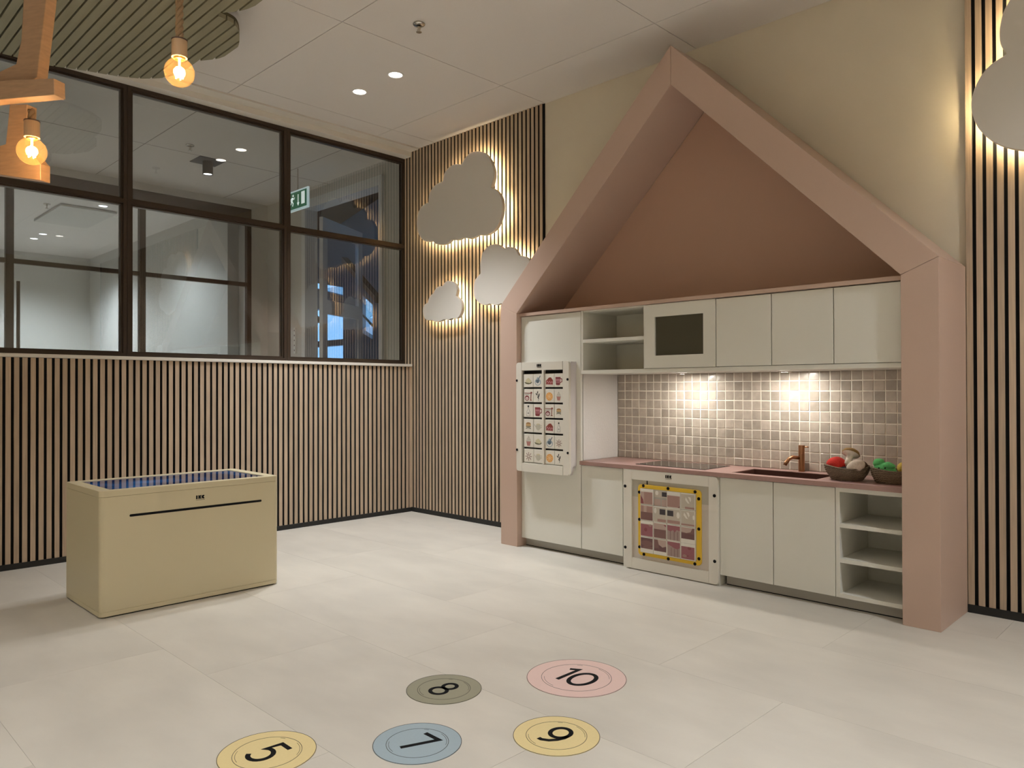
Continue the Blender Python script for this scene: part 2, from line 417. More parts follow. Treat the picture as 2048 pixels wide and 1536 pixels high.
# door frame and open glazed door
DOORP = plain('white_door_paint', (0.70, 0.72, 0.75), 0.4)
d = thing('door_1', (-1.73, 0.10, 0), kind='structure')
MB().box(-1.80, -1.735, 0.03, 0.17, 0, 2.86).build('jamb', DOORP, d)
MB().box(-0.50, -0.455, 0.03, 0.17, 0, 2.86).build('jamb', DOORP, d)
MB().box(-1.735, -0.50, 0.03, 0.17, 2.775, 2.86).build('head', DOORP, d)
lf = thing('door_2', (-1.70, 0.17, 0), kind='structure')
ang = math.radians(118)
def leaf(name, a0, a1, z0, z1, m, t0=-0.02, t1=0.02):
    mb = MB().box(a0, a1, t0, t1, z0, z1); R = Matrix.Rotation(ang, 4, 'Z')
    mb.v = [tuple(R @ Vector(v) + Vector((-1.70, 0.19, 0))) for v in mb.v]
    return mb.build(name, m, lf)
leaf('stile', 0.0, 0.09, 0.02, 2.72, DOORP); leaf('stile', 0.74, 0.83, 0.02, 2.72, DOORP)
leaf('rail', 0.09, 0.74, 2.58, 2.72, DOORP); leaf('rail', 0.09, 0.74, 1.76, 1.90, DOORP); leaf('rail', 0.09, 0.74, 0.02, 0.25, DOORP)
leaf('glass_pane', 0.09, 0.74, 1.90, 2.58, CLEAR, -0.003, 0.003); leaf('glass_pane', 0.09, 0.74, 0.25, 1.76, CLEAR, -0.003, 0.003)
# attic room beyond, with windows onto the blue evening sky
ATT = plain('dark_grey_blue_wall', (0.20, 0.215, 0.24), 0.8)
BROWN = plain('brown_boarding', (0.30, 0.19, 0.12), 0.7)
aw = MB()
Y0, Y1 = 2.0, 2.12
def colm(x0, x1, holes):
    z0a = z0b = 0.0
    for (ba, bb_, ta, tb) in holes:
        aw.prism([(x0, z0a), (x1, z0b), (x1, bb_), (x0, ba)], 'y', Y0, Y1); z0a, z0b = ta, tb
    aw.prism([(x0, z0a), (x1, z0b), (x1, 3.6), (x0, 3.6)], 'y', Y0, Y1)
colm(-6.2, -4.98, []); colm(-4.98, -4.12, [(0.9, 0.9, 1.62, 1.62), (1.70, 1.70, 2.17, 2.17), (2.50, 2.30, 2.58, 2.42)])
colm(-4.12, -3.74, []); colm(-3.74, -3.41, [(1.80, 1.66, 2.32, 2.12)]); colm(-3.41, -3.36, []); colm(-3.36, -3.24, [(2.14, 2.14, 2.20, 2.16)]); colm(-3.24, 0.2, [])
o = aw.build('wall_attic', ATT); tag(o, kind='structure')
MB().prism([(-3.76, 2.08), (-3.40, 1.83), (-3.40, 1.86), (-3.76, 2.11)], 'y', 1.98, 2.0).build('glazing_bar', BRONZE, o)
MB().prism([(-4.0, 2.74), (-3.2, 2.12), (-3.2, 2.2), (-4.0, 2.82)], 'y', 1.9, 2.0).build('sloping_beam', BROWN, o)
o = MB().box(-6.3, -6.2, 0.16, 2.12, 0, 3.6).box(0.1, 0.2, 0.12, 2.12, 0, 3.6).build('wall_attic_side', ATT); tag(o, kind='structure')
o = MB().box(-6.3, 0.2, 0.16, 2.12, 3.5, 3.6).prism([(-6.2, 3.5), (-3.3, 3.5), (-6.2, 2.9)], 'y', 0.2, 2.0).build('ceiling_attic', BROWN); tag(o, kind='structure')
nh = thing('neighbour_house', (-8.0, 8.0, 0), 'house roof with wavy grey tiles outside the attic windows', 'building')
RT = mat('grey_roof_tile', (0.42, 0.52, 0.55), 0.6, bump=(4, 0.6), noise=(14, 0.3))
MB().prism([(8.0, 2.95), (9.0, 3.75), (9.0, 3.70), (8.0, 2.90)], 'x', -13.4, -12.2).build('roof', RT, nh)
MB().prism([(8.0, 3.40), (9.0, 4.20), (9.0, 4.15), (8.0, 3.35)], 'x', -17.5, -14.2).build('roof', RT, nh)
MB().box(-13.3, -12.3, 8.1, 9.0, 0, 2.95).build('wall', plain('pale_brick', (0.5, 0.5, 0.55)), nh)

# ================================================================== LAMPS IN THE CEILINGS
def spot(name, loc, watts, colr, angle, blend, radius, parent, target=None):
    ld = bpy.data.lights.new(name, 'SPOT'); ld.energy = watts; ld.color = colr; ld.spot_size = math.radians(angle); ld.spot_blend = blend; ld.shadow_soft_size = radius
    lo = bpy.data.objects.new(name, ld); COL.objects.link(lo); lo.location = loc
    if parent is not None: lo.parent = parent; lo.matrix_parent_inverse = base_matrix(parent).inverted()
    return lo
E_DL = emat('downlight_glow', (1.0, 0.93, 0.82), 9.0)
E_DLC = emat('cool_downlight_glow', (0.95, 0.98, 1.0), 6.0)
RING = plain('white_lamp_ring', (0.8, 0.78, 0.75), 0.4)
def downlight(x, y, label, group, watts, colr, z=HC, e=E_DL, angle=94, blend=0.85):
    t = thing('downlight', (x, y, z), label, 'ceiling light', group)
    MB().lathe([(0.052, 0.0), (0.052, -0.004), (0.043, -0.004), (0.041, 0.0), (0.041, -0.0005)], (x, y, z), 28, caps=False).build('ring', RING, t, smooth=False)
    MB().lathe([(0.001, -0.0014), (0.041, -0.0014)], (x, y, z), 28, caps=False).build('lamp_disc', e, t)
    spot('downlight_lamp', (x, y, z-0.012), watts, colr, angle, blend, 0.04, t)
downlight(0.741, -1.0, 'recessed round downlight nearer the glazed partition, left of the lit pair', 'ceiling downlights', KEY_W, C_KEY)
downlight(1.125, -0.994, 'recessed round downlight nearer the sprinkler, right of the lit pair', 'ceiling downlights', KEY_W, C_KEY)
for cx, cy, k in ((3.30, -3.42, 0.55), (5.65, -1.05, 0.9), (5.65, -3.42, 1.15), (3.30, -5.8, 1.0), (0.95, -5.8, 0.8), (5.65, -5.8, 1.0)):  # unseen lamps added as fill to brighten the room
    downlight(cx, cy, 'fill downlight added out of view over the rest of the room', 'added fill downlights', FILL_W*k, C_KEY, angle=(150 if cy > -2 else 112), blend=0.9)
for x, y, lab in ((-6.283, -1.233, 'lit downlight on the meeting room ceiling, left of the pair'), (-5.881, -1.228, 'lit downlight on the meeting room ceiling, right of the pair'), (-3.79, -1.172, 'lit downlight near the front of the meeting room ceiling')):
    downlight(x, y, lab, 'meeting room downlights', CORR_W*2.2, C_COOL, e=E_DLC, angle=140, blend=0.8)
for y in (-4.6,):  # extra unseen lamp added to brighten the meeting room
    for x in (-5.0,): downlight(x, y, 'fill downlight added out of view on the meeting room ceiling', 'added meeting room fill downlights', CORR_W*2.2, C_COOL, e=E_DLC, angle=140, blend=0.8)
for y in (-3.6, -5.8):  # corridor fill: unseen lamps put in for more light behind the glass
    downlight(-1.35, y, 'fill downlight added out of view on the corridor ceiling', 'added corridor fill downlights', CORR_W, (1, 0.92, 0.8), angle=140, blend=0.8)
# black square plate with cylinder spot in the corridor
t = thing('corridor_spotlight', (-1.45, -1.06, HC), 'black cylinder spotlight on a square black plate on the corridor ceiling', 'ceiling light')
BLK = plain('matt_black_metal', (0.012, 0.012, 0.012), 0.5)
MB().box(-1.56, -1.34, -1.17, -0.95, HC-0.006, HC-0.0005).build('plate', BLK, t)
MB().lathe([(0.042, -0.006), (0.042, -0.115), (0.036, -0.115), (0.036, -0.108)], (-1.45, -1.06, HC), 24, caps=False).build('cylinder', BLK, t, smooth=False)
MB().lathe([(0.001, -0.109), (0.036, -0.109)], (-1.45, -1.06, HC), 24, caps=False).build('lamp_disc', E_DLC, t)
spot('corridor_lamp', (-1.45, -1.06, HC-0.12), CORR_W*0.6, (1, 0.94, 0.85), 120, 0.8, 0.03, t)
def sprinkler(x, y, label, z=HC):
    t = thing('sprinkler', (x, y, z), label, 'sprinkler')
    MB().lathe([(0.001, 0), (0.032, 0), (0.034, -0.004), (0.030, -0.009), (0.014, -0.012)], (x, y, z), 20, caps=False).build('escutcheon', CHROME, t, smooth=True)
    mb = MB().tube([(x, y, z-0.008), (x, y, z-0.030)], 0.007, 8)
    for s in (-1, 1): mb.tube([(x+s*0.006, y, z-0.016), (x+s*0.014, y, z-0.028), (x+s*0.006, y, z-0.042)], 0.0028, 6)
    mb.tube([(x, y, z-0.028), (x, y, z-0.044)], 0.003, 6).build('body', CHROME, t)
    MB().lathe([(0.001, -0.044), (0.015, -0.044), (0.015, -0.047), (0.001, -0.047)], (x, y, z), 14, caps=False).build('deflector', CHROME, t)
sprinkler(1.745, -1.300, 'small metal fire sprinkler hanging from the white ceiling of the room')
sprinkler(-1.131, -1.341, 'small metal sprinkler on the corridor ceiling seen through the glass')
sprinkler(-4.1, -1.62, 'small metal sprinkler on the meeting room ceiling behind both partitions')

# exit sign in the corridor
t = thing('exit_sign', (-1.10, -0.40, 2.66), 'green illuminated emergency exit sign hanging in the corridor', 'exit sign')
GRN = plain('exit_green', (0.005, 0.085, 0.045), 0.4)
mb = MB().box(-1.30, -0.925, -0.408, -0.392, 2.585, 2.765); mb.build('glass_plate', mat('sign_edge_plate', (0.5, 0.6, 0.62), 0.3, emit=(0.75, 0.95, 1.0), estr=0.45), t)
MB().box(-1.285, -0.945, -0.4105, -0.4085, 2.602, 2.750).build('green_panel', mat('exit_green_lit', (0.005, 0.085, 0.045), 0.4, emit=(0.01, 0.16, 0.08), estr=0.5), t)
pic = MB()
ya, yb = -0.4125, -0.4106
def sg(pts, wd): ribbon(pic, pts, wd, ya, yb, 'y')
pic.prism(circ(-1.172, 2.722, 0.011, 12), 'y', ya, yb)
sg([(-1.182, 2.703), (-1.196, 2.672)], 0.022); sg([(-1.183, 2.703), (-1.158, 2.690), (-1.148, 2.704)], 0.008); sg([(-1.186, 2.702), (-1.210, 2.694), (-1.214, 2.676)], 0.008)
sg([(-1.194, 2.672), (-1.172, 2.656), (-1.182, 2.630)], 0.010); sg([(-1.198, 2.672), (-1.210, 2.652), (-1.236, 2.650)], 0.010)
sg([(-1.085, 2.722), (-1.085, 2.645)], 0.010); pic.prism([(-1.085, 2.622), (-1.065, 2.650), (-1.105, 2.650)], 'y', ya, yb)
pic.box(-1.03, -0.975, ya, yb, 2.628, 2.735)
pic.build('pictogram', mat('sign_white', (0.8, 0.85, 0.85), 0.4, emit=(0.85, 0.95, 0.95), estr=0.7), t)
MB().tube([(-1.11, -0.40, 2.765), (-1.11, -0.40, HC)], 0.006, 6).build('hanger', CHROME, t)
# power socket strip on the end wall
t = thing('wall_socket', (-2.02, 0.05, 1.4), 'white vertical socket strip on the corridor end wall', 'socket')
MB().box(-1.985, -1.955, 0.048, 0.06, 1.36, 1.62).build('plate', plain('white_plastic', (0.8, 0.8, 0.8), 0.4), t)
mb = MB()
for k in range(5): mb.box(-1.976, -1.966, 0.046, 0.0482, 1.385+0.05*k, 1.40+0.05*k)
mb.build('outlet', BLACK, t)
# pendant lamp in the attic room
t = thing('attic_pendant_lamp', (-4.5, 1.7, 2.0), 'copper cone pendant lamp in front of the blue window in the attic', 'lamp')
px, py = -4.42, 1.72
MB().tube([(px, py, 2.07), (px, py, 3.5)], 0.008, 6).build('cord', BLACK, t)
MB().lathe([(0.02, 2.09), (0.025, 2.05), (0.17, 1.945), (0.172, 1.94)], (px, py, 0), 20, caps=False).build('shade', COPPER, t, smooth=True)
MB().ball((px, py, 1.89), (0.045, 0.045, 0.06)).build('bulb', AMBER, t, smooth=True)

# ================================================================== CLOUDS ON THE SLATTED WALL
C1 = [[(0.713,2.674),(0.75,2.709),(0.813,2.738),(0.891,2.733),(0.959,2.707),(1.012,2.658),(1.049,2.593),(1.063,2.518),(1.033,2.442)],
 [(1.033,2.442),(1.092,2.406),(1.131,2.358),(1.147,2.299),(1.139,2.229),(1.106,2.164),(1.055,2.126),(0.98,2.109),(0.892,2.121)],
 [(0.892,2.121),(0.843,2.108),(0.796,2.109),(0.724,2.127)],[(0.724,2.127),(0.684,2.117),(0.643,2.119),(0.602,2.131)],
 [(0.602,2.131),(0.552,2.108),(0.485,2.106),(0.416,2.121),(0.369,2.155)],
 [(0.369,2.155),(0.303,2.154),(0.231,2.195),(0.191,2.255),(0.18,2.33),(0.195,2.396),(0.25,2.446),(0.325,2.459)],
 [(0.325,2.459),(0.339,2.524),(0.383,2.566),(0.435,2.584),(0.495,2.591)],[(0.495,2.591),(0.529,2.659),(0.596,2.688),(0.653,2.689),(0.713,2.674)]]
C2 = [[(0.922,1.838),(0.919,1.911),(0.942,1.981),(0.995,2.021),(1.047,2.031),(1.098,2.024),(1.16,1.984)],[(1.16,1.984),(1.213,1.992),(1.269,1.967),(1.31,1.917)],
 [(1.31,1.917),(1.371,1.902),(1.412,1.858),(1.425,1.802),(1.411,1.745)],[(1.411,1.745),(1.445,1.692),(1.44,1.635),(1.404,1.6),(1.336,1.591)],
 [(1.336,1.591),(1.281,1.578),(1.218,1.595)],[(1.218,1.595),(1.176,1.587),(1.133,1.604)],[(1.133,1.604),(1.082,1.594),(1.016,1.61)],
 [(1.016,1.61),(0.963,1.604),(0.903,1.626),(0.857,1.672),(0.845,1.731),(0.865,1.797),(0.922,1.838)]]
C3 = [[(0.492,1.787),(0.526,1.814),(0.576,1.819),(0.631,1.795),(0.66,1.749),(0.65,1.696)],[(0.65,1.696),(0.699,1.659),(0.715,1.61),(0.703,1.563),(0.666,1.531),(0.6,1.532)],
 [(0.6,1.532),(0.559,1.522),(0.509,1.531)],[(0.509,1.531),(0.458,1.519),(0.406,1.518),(0.363,1.537)],
 [(0.363,1.537),(0.301,1.54),(0.262,1.578),(0.256,1.629),(0.274,1.661),(0.314,1.675)],[(0.314,1.675),(0.337,1.718),(0.384,1.744)],[(0.384,1.744),(0.415,1.777),(0.45,1.789),(0.492,1.787)]]
C4 = [[(4.181,2.408),(4.160,2.455),(4.156,2.520),(4.175,2.600),(4.225,2.665),(4.30,2.70),(4.38,2.695),(4.45,2.65)],[(4.45,2.65),(4.52,2.70),(4.62,2.69),(4.69,2.62),(4.70,2.54)],
 [(4.70,2.54),(4.80,2.54),(4.88,2.48),(4.91,2.38),(4.87,2.29)],[(4.87,2.29),(4.95,2.24),(4.97,2.14),(4.92,2.05),(4.82,2.01)],[(4.82,2.01),(4.72,1.96),(4.62,1.965),(4.53,2.0)],
 [(4.53,2.0),(4.46,1.975),(4.39,1.99)],[(4.39,1.99),(4.31,1.975),(4.226,1.992),(4.14,2.04),(4.075,2.12),(4.048,2.22),(4.068,2.31),(4.115,2.375),(4.181,2.408)]]
def moved(L, dx, dz, s=1.0, mirror=False, about=None):
    cx, cz = about or (0, 0)
    return [[((cx + (x-cx)*s*(-1 if mirror else 1)) + dx, cz + (z-cz)*s + dz) for x, z in l] for l in L]
C5 = moved(C3, 4.42, -0.30, 1.7, True, (0.48, 1.66))
E_LED = emat('led_strip_glow', C_LED, LED)
E_LED2 = emat('led_strip_glow_strong', C_LED, LED*1.05)
def cloud(lobes, label, m, group='wall clouds with light behind', e=E_LED):
    ol = lobes_outline(lobes)
    zs = [q[1] for q in ol]; xq = [q[0] for q in ol]
    t = thing('cloud_panel', (sum(xq)/len(xq), 0, min(zs)), label, 'wall cloud', group)
    MB().prism(ol, 'y', -0.085, -0.055).build('board', m, t, bevel=0.0015, seg=1)
    i1, i2 = inset(ol, 0.026)[::3], inset(ol, 0.038)[::3]; n = len(i1); mb = MB()
    vs = [(a, y_, b) for y_, q in ((-0.0548, i1), (-0.0548, i2), (-0.0515, i1), (-0.0515, i2)) for a, b in q]
    for k in range(n):
        l = (k+1) % n
        mb.cur = 0; mb.f += [(k, l, 2*n+l, 2*n+k), (n+l, n+k, 3*n+k, 3*n+l)]; mb.m += [0, 0]
        mb.f.append((2*n+k, 2*n+l, 3*n+l, 3*n+k)); mb.m.append(1)      # only the face towards the wall glows
    mb.v = vs
    mb.build('light_strip', [RING, e], t)
    mb = MB()
    cx = (min(xq)+max(xq))/2; cz = (min(zs)+max(zs))/2
    for dx, dz in ((-0.08, 0), (0.08, 0), (0, 0.06)): mb.tube([(cx+dx, -0.0005, cz+dz), (cx+dx, -0.0552, cz+dz)], 0.008, 8)
    mb.build('spacer', CHROME, t)
cloud(C1, 'large cream backlit cloud high on the slatted wall by the corner', CLOUDM)
cloud(C2, 'mid-sized pale backlit cloud half hidden behind the left roof slope of the pink house', CLOUDM)
cloud(C3, 'smallest pale backlit cloud, low on the slatted wall beside the glass partition', CLOUDM)
cloud(C4, 'large cream backlit cloud cut by the right photo edge above the narrow slats', CLOUDM, e=E_LED2)
cloud(C5, 'small backlit cloud on the right slatted wall below the big cloud, outside the photo', CLOUDM)

# ================================================================== PINK HOUSE FRAME
XA, XAB, XB, XBB, ZE, ZEI, XP, ZP, ZPI = 1.448, 1.5927, 4.0026, 3.8563, 1.536, 1.4755, 2.733, 2.811, 2.603
t = thing('pink_house_frame', ((XA+XB)/2, -0.2, 0), 'dusty pink house-shaped frame with pointed roof around the play kitchen', 'house frame')
g = 0.0006
YB_ = -0.0012
MB().prism([(XA, 0), (XAB, 0), (XAB, ZEI-g), (XA, ZE-g)], 'y', -0.4, YB_).build('post', PINK, t, bevel=0.0015)
MB().prism([(XBB, 0), (XB, 0), (XB, ZE-g), (XBB, ZEI-g)], 'y', -0.4, YB_).build('post', PINK, t, bevel=0.0015)
MB().prism([(XA, ZE+g), (XAB, ZEI+g), (XP-g, ZPI), (XP-g, ZP)], 'y', -0.4, YB_).build('rafter', PINK, t, bevel=0.0015)
MB().prism([(XBB, ZEI+g), (XB, ZE+g), (XP+g, ZP), (XP+g, ZPI)], 'y', -0.4, YB_).build('rafter', PINK, t, bevel=0.0015)
MB().prism([(XAB+0.002, ZEI+0.003), (XBB-0.002, ZEI+0.003), (XP, ZPI-0.004)], 'y', -0.004, 0.018).build('gable_panel', PINKIN, t)
MB().box(XAB+0.001, XBB-0.001, -0.375, -0.005, 1.4575, 1.4765).build('shelf_board', PINK, t, bevel=0.001)

# ================================================================== KITCHEN
YC = -0.36
def cab(name, x0, x1, z0, z1, label, yb=-0.001, doors=None, group=None, ztop=None):
    t = thing(name, ((x0+x1)/2, -0.18, z0), label, 'cabinet', group)
    MB().box(x0+0.0008, x1-0.0008, YC+0.026, yb, z0, ztop or z1).build('carcass', CABW, t)
    for (a, b, c, d_) in (doors or [(x0, x1, z0, z1)]):
        MB().box(a+0.0019, b-0.0019, YC, YC+0.018, c+0.0012, d_-0.0036).build('door', CABW, t, bevel=0.001)
    return t
tc_ = cab('tall_cabinet', 1.5935, 2.083, 0.054, 1.4570, 'tall cream cupboard behind the picture game at the left end of the kitchen')
MB().box(2.0832, 2.0845, -0.341, -0.002, 0.5745, 1.0845).build('side_panel', CABSIDE, tc_)
cab('base_cabinet', 2.0845, 2.3845, 0.054, 0.5505, 'narrow cream base cupboard between the tall cupboard and the sliding puzzle')
cab('base_cabinet', 2.985, 3.2690, 0.054, 0.5505, 'cream base cupboard right beside the sliding puzzle, under the sink', ztop=0.465)
cab('base_cabinet', 3.2692, 3.5640, 0.054, 0.5505, 'cream base cupboard next to the open shelf unit', ztop=0.465)
# open shelf unit, right end
t = thing('shelf_unit', (3.71, -0.18, 0.054), 'open cream shelf unit with three compartments beside the right pink post', 'shelf unit')
x0, x1 = 3.5650, 3.8555
MB().box(x0, x0+0.018, YC, -0.002, 0.055, 0.5505).build('side', CABW, t, bevel=0.0008)
MB().box(x1-0.012, x1, YC, -0.002, 0.055, 0.5505).build('side', CABW, t, bevel=0.0008)
MB().box(x0+0.018, x1-0.012, YC, -0.012, 0.530, 0.5505).build('top_panel', CABW, t)
MB().box(x0+0.018, x1-0.012, YC, -0.012, 0.055, 0.073).build('bottom_panel', CABW, t)
for z in (0.212, 0.370): MB().box(x0+0.018, x1-0.012, YC, -0.012, z, z+0.018).build('shelf', CABW, t)
MB().box(x0+0.018, x1-0.012, -0.012, -0.002, 0.055, 0.5505).build('back_panel', CABW, t)
# plinths
for a, b, lab in ((1.5935, 2.3845, 'grey recessed plinth under the tall cupboard and its neighbour'), (3.0, 3.8555, 'grey recessed plinth under the sink cupboards and open shelves')):
    t = thing('plinth', ((a+b)/2, -0.31, 0), lab, 'plinth', 'kitchen plinths')
    MB().box(a, b, -0.318, -0.302, 0.005, 0.0535).build('board', PLINTH, t)
    MB().box(a, b, -0.3165, -0.304, 0.0, 0.005).build('gasket', BLACK, t)
# worktop with sink opening
WT, WB = 0.573, 0.551
SX0, SX1, SY0, SY1 = 3.030, 3.462, -0.322, -0.082
t = thing('worktop', (2.97, -0.19, WB), 'dusty red kitchen worktop with a thin edge', 'worktop')
mb = MB()
pts_o = [(2.0860, -0.38), (3.8555, -0.38), (3.8555, -0.0015), (2.0860, -0.0015)]; pts_i = [(SX0, SY0), (SX1, SY0), (SX1, SY1), (SX0, SY1)]
vs_ = [(*q, z) for z in (WB, WT) for q in pts_o + pts_i]
fs_ = []
for i in range(4):
    j = (i+1) % 4
    fs_ += [(8+i, 8+j, 12+j, 12+i), (j, i, 4+i, 4+j), (i, j, 8+j, 8+i), (4+j, 4+i, 12+i, 12+j)]
mb.add(vs_, fs_).build('slab', WORK, t, bevel=0.0012)
t = thing('sink', (3.246, -0.2, 0.45), 'brown metal sink sunk into the worktop', 'sink')
mb = MB(); zi, zo = 0.475, WT-0.002
a, b, c, d_ = SX0+0.001, SX1-0.001, SY0+0.001, SY1-0.001
mb.box(a, b, c, d_, zi-0.006, zi).box(a, a+0.006, c, d_, zi, zo).box(b-0.006, b, c, d_, zi, zo).box(a+0.006, b-0.006, c, c+0.006, zi, zo).box(a+0.006, b-0.006, d_-0.006, d_, zi, zo).build('basin', SINKM, t)
MB().lathe([(0.001, zi+0.0005), (0.02, zi+0.0005), (0.022, zi+0.002)], (3.246, -0.2, 0), 16, caps=False).build('drain', COPPER, t)
# faucet
t = thing('faucet', (3.272, -0.045, WT), 'copper mixer tap with short curved spout behind the sink', 'tap')
fx, fy = 3.272, -0.046
MB().lathe([(0.0155, 0), (0.0155, 0.088), (0.0145, 0.089), (0.0155, 0.090), (0.0155, 0.134), (0.001, 0.135)], (fx, fy, WT), 20).build('body', COPPER, t, smooth=False)
MB().tube([(fx-0.008, fy-0.008, WT+0.070), (fx-0.030, fy-0.036, WT+0.074), (fx-0.042, fy-0.052, WT+0.066), (fx-0.052, fy-0.064, WT+0.046), (fx-0.056, fy-0.069, WT+0.034)], 0.0095, 12).build('spout', COPPER, t, smooth=True)
MB().tube([(fx+0.010, fy+0.002, WT+0.126), (fx+0.034, fy+0.006, WT+0.126)], 0.0035, 8).build('lever', COPPER, t, smooth=True)
# hob
t = thing('hob', (2.66, -0.18, WT), 'black glass hob set on the worktop', 'hob')
MB().box(2.440, 2.878, -0.316, -0.05, WT+0.0003, WT+0.003).build('glass_plate', HOB, t, bevel=0.001)

# backsplash of small handmade tiles
bs = MB().box(2.0860, 3.8555, 0.0016, 0.0195, 0.5735, 1.0840).build('tile_backsplash', GROUT); tag(bs, 'backsplash of small square taupe handmade tiles with cream joints', 'backsplash')
px_, pz_ = 0.0525, 0.0524
rest = MB()
def tile(c, r, dest=None):
    jx, jz = random.uniform(-.0007, .0007), random.uniform(-.0007, .0007)
    a0 = max(2.0870, 2.0865 + px_*c + 0.0017 + jx); a1 = min(3.8545, 2.0865 + px_*(c+1) - 0.0017 + jx)
    z1_ = 1.0835 if r == 0 else 1.036 - pz_*(r-1) - 0.0017 + jz
    z0_ = max(0.5742, 1.036 - pz_*r + 0.0017 + jz)
    if a1-a0 < 0.004 or z1_-z0_ < 0.004: return
    pr = 0.0; tl = [random.uniform(-.0012, .0006) for _ in range(4)]
    b_ = 0.0022; yf = 0.0
    mb = dest or MB()
    v = [(a0, 0.0062, z0_), (a1, 0.0062, z0_), (a1, 0.0062, z1_), (a0, 0.0062, z1_),
         (a0, 0.0022, z0_), (a1, 0.0022, z0_), (a1, 0.0022, z1_), (a0, 0.0022, z1_),
         (a0+b_, yf+tl[0], z0_+b_), (a1-b_, yf+tl[1], z0_+b_), (a1-b_, yf+tl[2], z1_-b_), (a0+b_, yf+tl[3], z1_-b_)]
    f = [(0, 1, 5, 4), (1, 2, 6, 5), (2, 3, 7, 6), (3, 0, 4, 7), (4, 5, 9, 8), (5, 6, 10, 9), (6, 7, 11, 10), (7, 4, 8, 11), (8, 9, 10, 11)]
    mb.add(v, f)
    if dest is None: mb.build('tile', TILEM, bs)
for c in range(34):
    for r in range(10):
        tile(c, r, None if 2 <= c < 32 else rest)
o = rest.build('tile_field', TILEM, bs); o['kind'] = 'stuff'

# wall units
t = thing('open_wall_shelf', (2.31, -0.18, 1.106), 'open cream wall shelf with two compartments beside the tall cupboard', 'shelf')
MB().box(2.0835, 2.0985, YC+0.002, -0.012, 1.1065, 1.4570).build('side', plain('cream_shelf_interior', (0.70, 0.68, 0.60), 0.6), t)
MB().box(2.0985, 2.5305, -0.030, -0.002, 1.1065, 1.4570).build('back_panel', MATS['cream_shelf_interior'], t)
MB().box(2.0985, 2.5305, YC+0.01, -0.030, 1.4500, 1.4570).build('top_panel', MATS['cream_shelf_interior'], t)
MB().box(2.0990, 2.5305, YC, -0.031, 1.268, 1.287).build('shelf', CABW, t, bevel=0.0008)
MB().box(2.5150, 2.5305, YC+0.019, -0.03, 1.1065, 1.4500).build('side', MATS['cream_shelf_interior'], t)
t = thing('microwave_cabinet', (2.75, -0.18, 1.106), 'wall cupboard made like a microwave with a dark window in its door', 'cabinet', 'wall cabinets')
MB().box(2.5312, 2.9682, YC+0.0185, -0.002, 1.1065, 1.4570).build('carcass', CABW, t)
dr = MB()
a0, a1, z0_, z1_ = 2.5325, 2.9672, 1.1085, 1.4540; wx0, wx1, wz0, wz1 = 2.603, 2.898, 1.176, 1.386
dr.box(a0, wx0, YC-0.004, YC+0.0175, z0_, z1_).box(wx1, a1, YC-0.004, YC+0.0175, z0_, z1_).box(wx0, wx1, YC-0.004, YC+0.0175, z0_, wz0).box(wx0, wx1, YC-0.004, YC+0.0175, wz1, z1_)
dd = dr.build('door', CABW, t)
MB().box(wx0, wx1, YC+0.006, YC+0.0176, wz0, wz1).build('window', MWIN, dd)
for a, b, lab in ((2.9692, 3.2645, 'cream wall cupboard next to the microwave cupboard'), (3.2650, 3.5600, 'cream wall cupboard second from the right pink post'), (3.5605, 3.8550, 'cream wall cupboard touching the right pink post')):
    cab('wall_cabinet', a, b, 1.1065, 1.4570, lab, group='wall cabinets', doors=[(a, b, 1.1075, 1.4560)])
t = thing('cabinet_base_board', (2.97, -0.18, 1.085), 'long cream board under the wall cupboards, above the tiles', 'board')
MB().box(2.0835, 3.8550, YC, -0.002, 1.0848, 1.1060).build('board', CABW, t, bevel=0.0008)
E_SP = emat('cabinet_lamp_glow', (1.0, 0.96, 0.9), 22.0)
for x, y, lab in ((2.650, -0.165, 'small round lamp under the wall cupboards above the hob'), (3.240, -0.165, 'small round lamp under the wall cupboards above the tap')):
    t = thing('cabinet_lamp', (x, y, 1.084), lab, 'lamp', 'lamps under the wall cupboards')
    MB().lathe([(0.033, 0), (0.033, -0.004), (0.027, -0.007), (0.025, -0.005)], (x, y, 1.0846), 24, caps=False).build('ring', CHROME, t)
    MB().lathe([(0.001, -0.0062), (0.026, -0.0062)], (x, y, 1.0846), 24, caps=False).build('lamp_disc', E_SP, t)
    ld = bpy.data.lights.new('cabinet_lamp_beam', 'AREA'); ld.shape = 'DISK'; ld.size = 0.05; ld.energy = SPOT_W; ld.color = (1.0, 0.96, 0.87)
    lo = bpy.data.objects.new('cabinet_lamp_beam', ld); COL.objects.link(lo); lo.location = (x, y, 1.0778); lo.parent = t; lo.matrix_parent_inverse = base_matrix(t).inverted()

# ------------------------------------------------------------------ picture memory game on the tall cupboard
PX0, PX1, PZ0, PZ1, PF = 1.6165, 2.0485, 0.4855, 1.1620, -0.43
t = thing('memory_game_panel', ((PX0+PX1)/2, -0.39, PZ0), 'white wall game with rows of turning picture blocks on the tall cupboard', 'wall game')
OX0, OX1, OZ0, OZ1, DX0, DX1 = 1.665, 1.998, 0.538, 1.112, 1.834, 1.848
BACK = YC-0.001
fr = MB()
def corner(cx, cz, sx, sz, r=0.018):
    return
